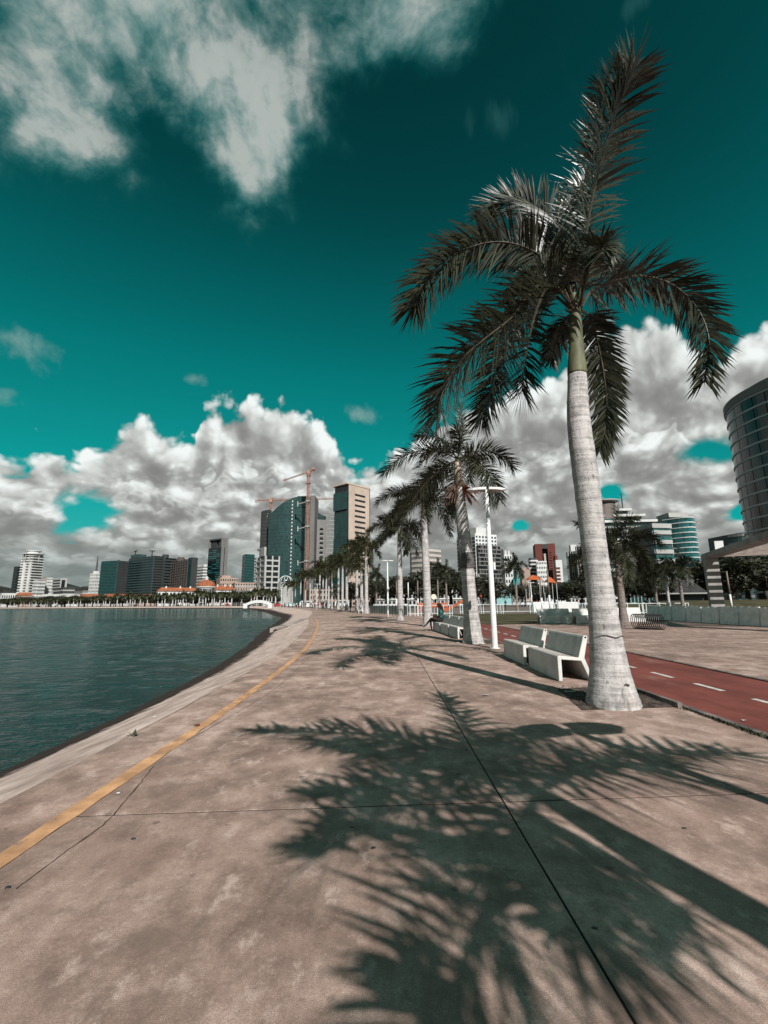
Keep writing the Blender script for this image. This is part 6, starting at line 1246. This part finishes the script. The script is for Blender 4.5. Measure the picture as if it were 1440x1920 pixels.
# big curved tower at the right edge: individual floors and panes
Yt = 120; t = thing('office_tower', 'huge curved dark glass tower with pale floor bands at the right edge', 'building', (0, 0, 0))
cxl = P(1447, 900, Yt).x; Rr = 22.0; ccx, ccy = cxl + Rr * .985, Yt + 4.0; t.location = (ccx, ccy, 0); Ht = P(1370, 738, Yt).z; A0, A1, NSG = R(138), R(292), 16; NF = 17
mb = MB(); mb.lathe([(Rr - .25, -.3), (Rr - .25, Ht)], NSG, (0, 0), 0, A0, A1); mb.lathe([(Rr - .26, -.3), (Rr - .26, Ht)], 20, (0, 0), 0, A1, A0 + 2 * math.pi); mb.lathe([(Rr - .3, Ht), (0, Ht)], 24); mb.build('wall', DG, t)
fh = Ht / NF; BGm = bm_('band_grey_green', (.44, .50, .49), .55)
for k in range(1, NF + 1):
    mb = MB(); z = k * fh; mb.lathe([(Rr - .3, z - .42), (Rr + .22, z - .40), (Rr + .25, z + .05), (Rr - .3, z + .10)], 42, (0, 0), 0, A0, A1); mb.build('floor_band', BGm, t)
GP = glass('tower_pane', (.003, .016, .016), .22, .6)
for k in range(NF):
    for j in range(NSG):
        a0, a1 = lerp(A0, A1, j / NSG) + .006, lerp(A0, A1, (j + 1) / NSG) - .006; mb = MB(); mb.lathe([(Rr - .2, k * fh + .12), (Rr, k * fh + .12), (Rr, k * fh + fh - .44), (Rr - .2, k * fh + fh - .44)], 3, (0, 0), 0, a0, a1); mb.build('pane', GP, t)
mb = MB(); mb.lathe([(Rr - .3, Ht + .11), (Rr + .5, Ht + .11), (Rr + .5, Ht + 2.4), (0, Ht + 2.4)], 40, (0, 0), 0, A0 - .2, A1 + 1); mb.build('parapet', GR, t)
mb = MB(); mb.lathe([(Rr - 3.5, Ht + 2.4), (Rr - 3.5, Ht + 4.6), (0, Ht + 4.6)], 40, (0, 0), 0, A0 - .2, A1 + 1); mb.build('plant_room', GR, t)
mb = MB(); [mb.box((Rr - 5) * math.cos(a) - .5, (Rr - 5) * math.cos(a) + .5, (Rr - 5) * math.sin(a) - .5, (Rr - 5) * math.sin(a) + .5, Ht + 4.6, Ht + 5.8) for a in (R(200), R(215), R(232))]; mb.build('roof_vents', WG, t)
t, _ = curved('office_tower', 'low grey round building just left of the huge dark tower', 1371, 1404, 1003, 1000, 200, 5, 12, PT, 8, 8, GR, .3, False)
b = Bld('house', 'long low house with dark pitched roof behind the right lawn', 1228, 1234, 1318, 1120, 90, 6); b.core(DG, z1=2.6); b.part('roof', mat('dark_roof', (.05, .047, .047), .8, .2, 1), lambda m_: m_.add([(-.8, -1, 2.6), (b.wr + .8, -1, 2.6), (b.wr + .8, 9, 2.6), (-.8, 9, 2.6), (3, 4, 5.2), (b.wr - 1, 4, 5.2)], [(0, 1, 5, 4), (1, 2, 5), (2, 3, 4, 5), (3, 0, 4)])); b.part('fascia', WG, lambda m_: m_.box(-.85, b.wr + .85, -1.15, -1.01, 2.45, 2.7)); b.part('white_wall', WH, lambda m_: b.fb(m_, 'R', b.wr * .55, b.wr, 0, 1.2, .0, .4))
b = Bld('office_block', 'brown block with an orange banner left of the concrete frame', 1290, 1296, 1334, 1064, 150, 8); b.core(bm_('brown_render', (.075, .052, .045))); b.wins('R', DW, 5, 4, .4, .4); b.part('banner', M_OR, lambda m_: b.fb(m_, 'R', b.wr * .03, b.wr * .28, b.H * .35, b.H * 1.0, 0, .3))
b = Bld('office_block', 'low teal glass building behind the right hand palms', 1170, 1180, 1262, 1085, 130, 5); b.core(PT); b.mull('R', WG, 12, .2, .3); b.wins('R', GB, 12, 3, .8, .7)
b = Bld('house', 'hip roofed house behind the concrete frame', 1334, 1340, 1385, 1048, 140, 6); b.core(bm_('pink_render', (.30, .24, .22))); b.wins('R', DW, 6, 4, .5, .5); b.part('roof', mat('dark_roof', (.05, .047, .047)), lambda m_: m_.add([(-1, -1, b.H), (b.wr + 1, -1, b.H), (b.wr + 1, b.wl + 1, b.H), (-1, b.wl + 1, b.H), (b.wr / 2, b.wl / 2, b.H + 3)], [(0, 1, 4), (1, 2, 4), (2, 3, 4), (3, 0, 4)]))
b = Bld('low_building', 'long pale building with shopfronts behind the trees at the back of the plaza', 700, 704, 900, 1102, 185, 3); b.core(WG); b.wins('R', DW, 26, 3, .6, .55); b.bands('R', WH, 3, .2, .5)
b = Bld('low_building', 'long pale low building behind the thick palm trunk', 1060, 1064, 1200, 1108, 175, 3); b.core(WH); b.wins('R', DW, 20, 2, .6, .5)
b = Bld('low_building', 'low beige building left of the glazed fence, behind the far palms', 575, 580, 665, 1105, 230, 5); b.core(BE); b.wins('R', DW, 14, 3, .55, .5)
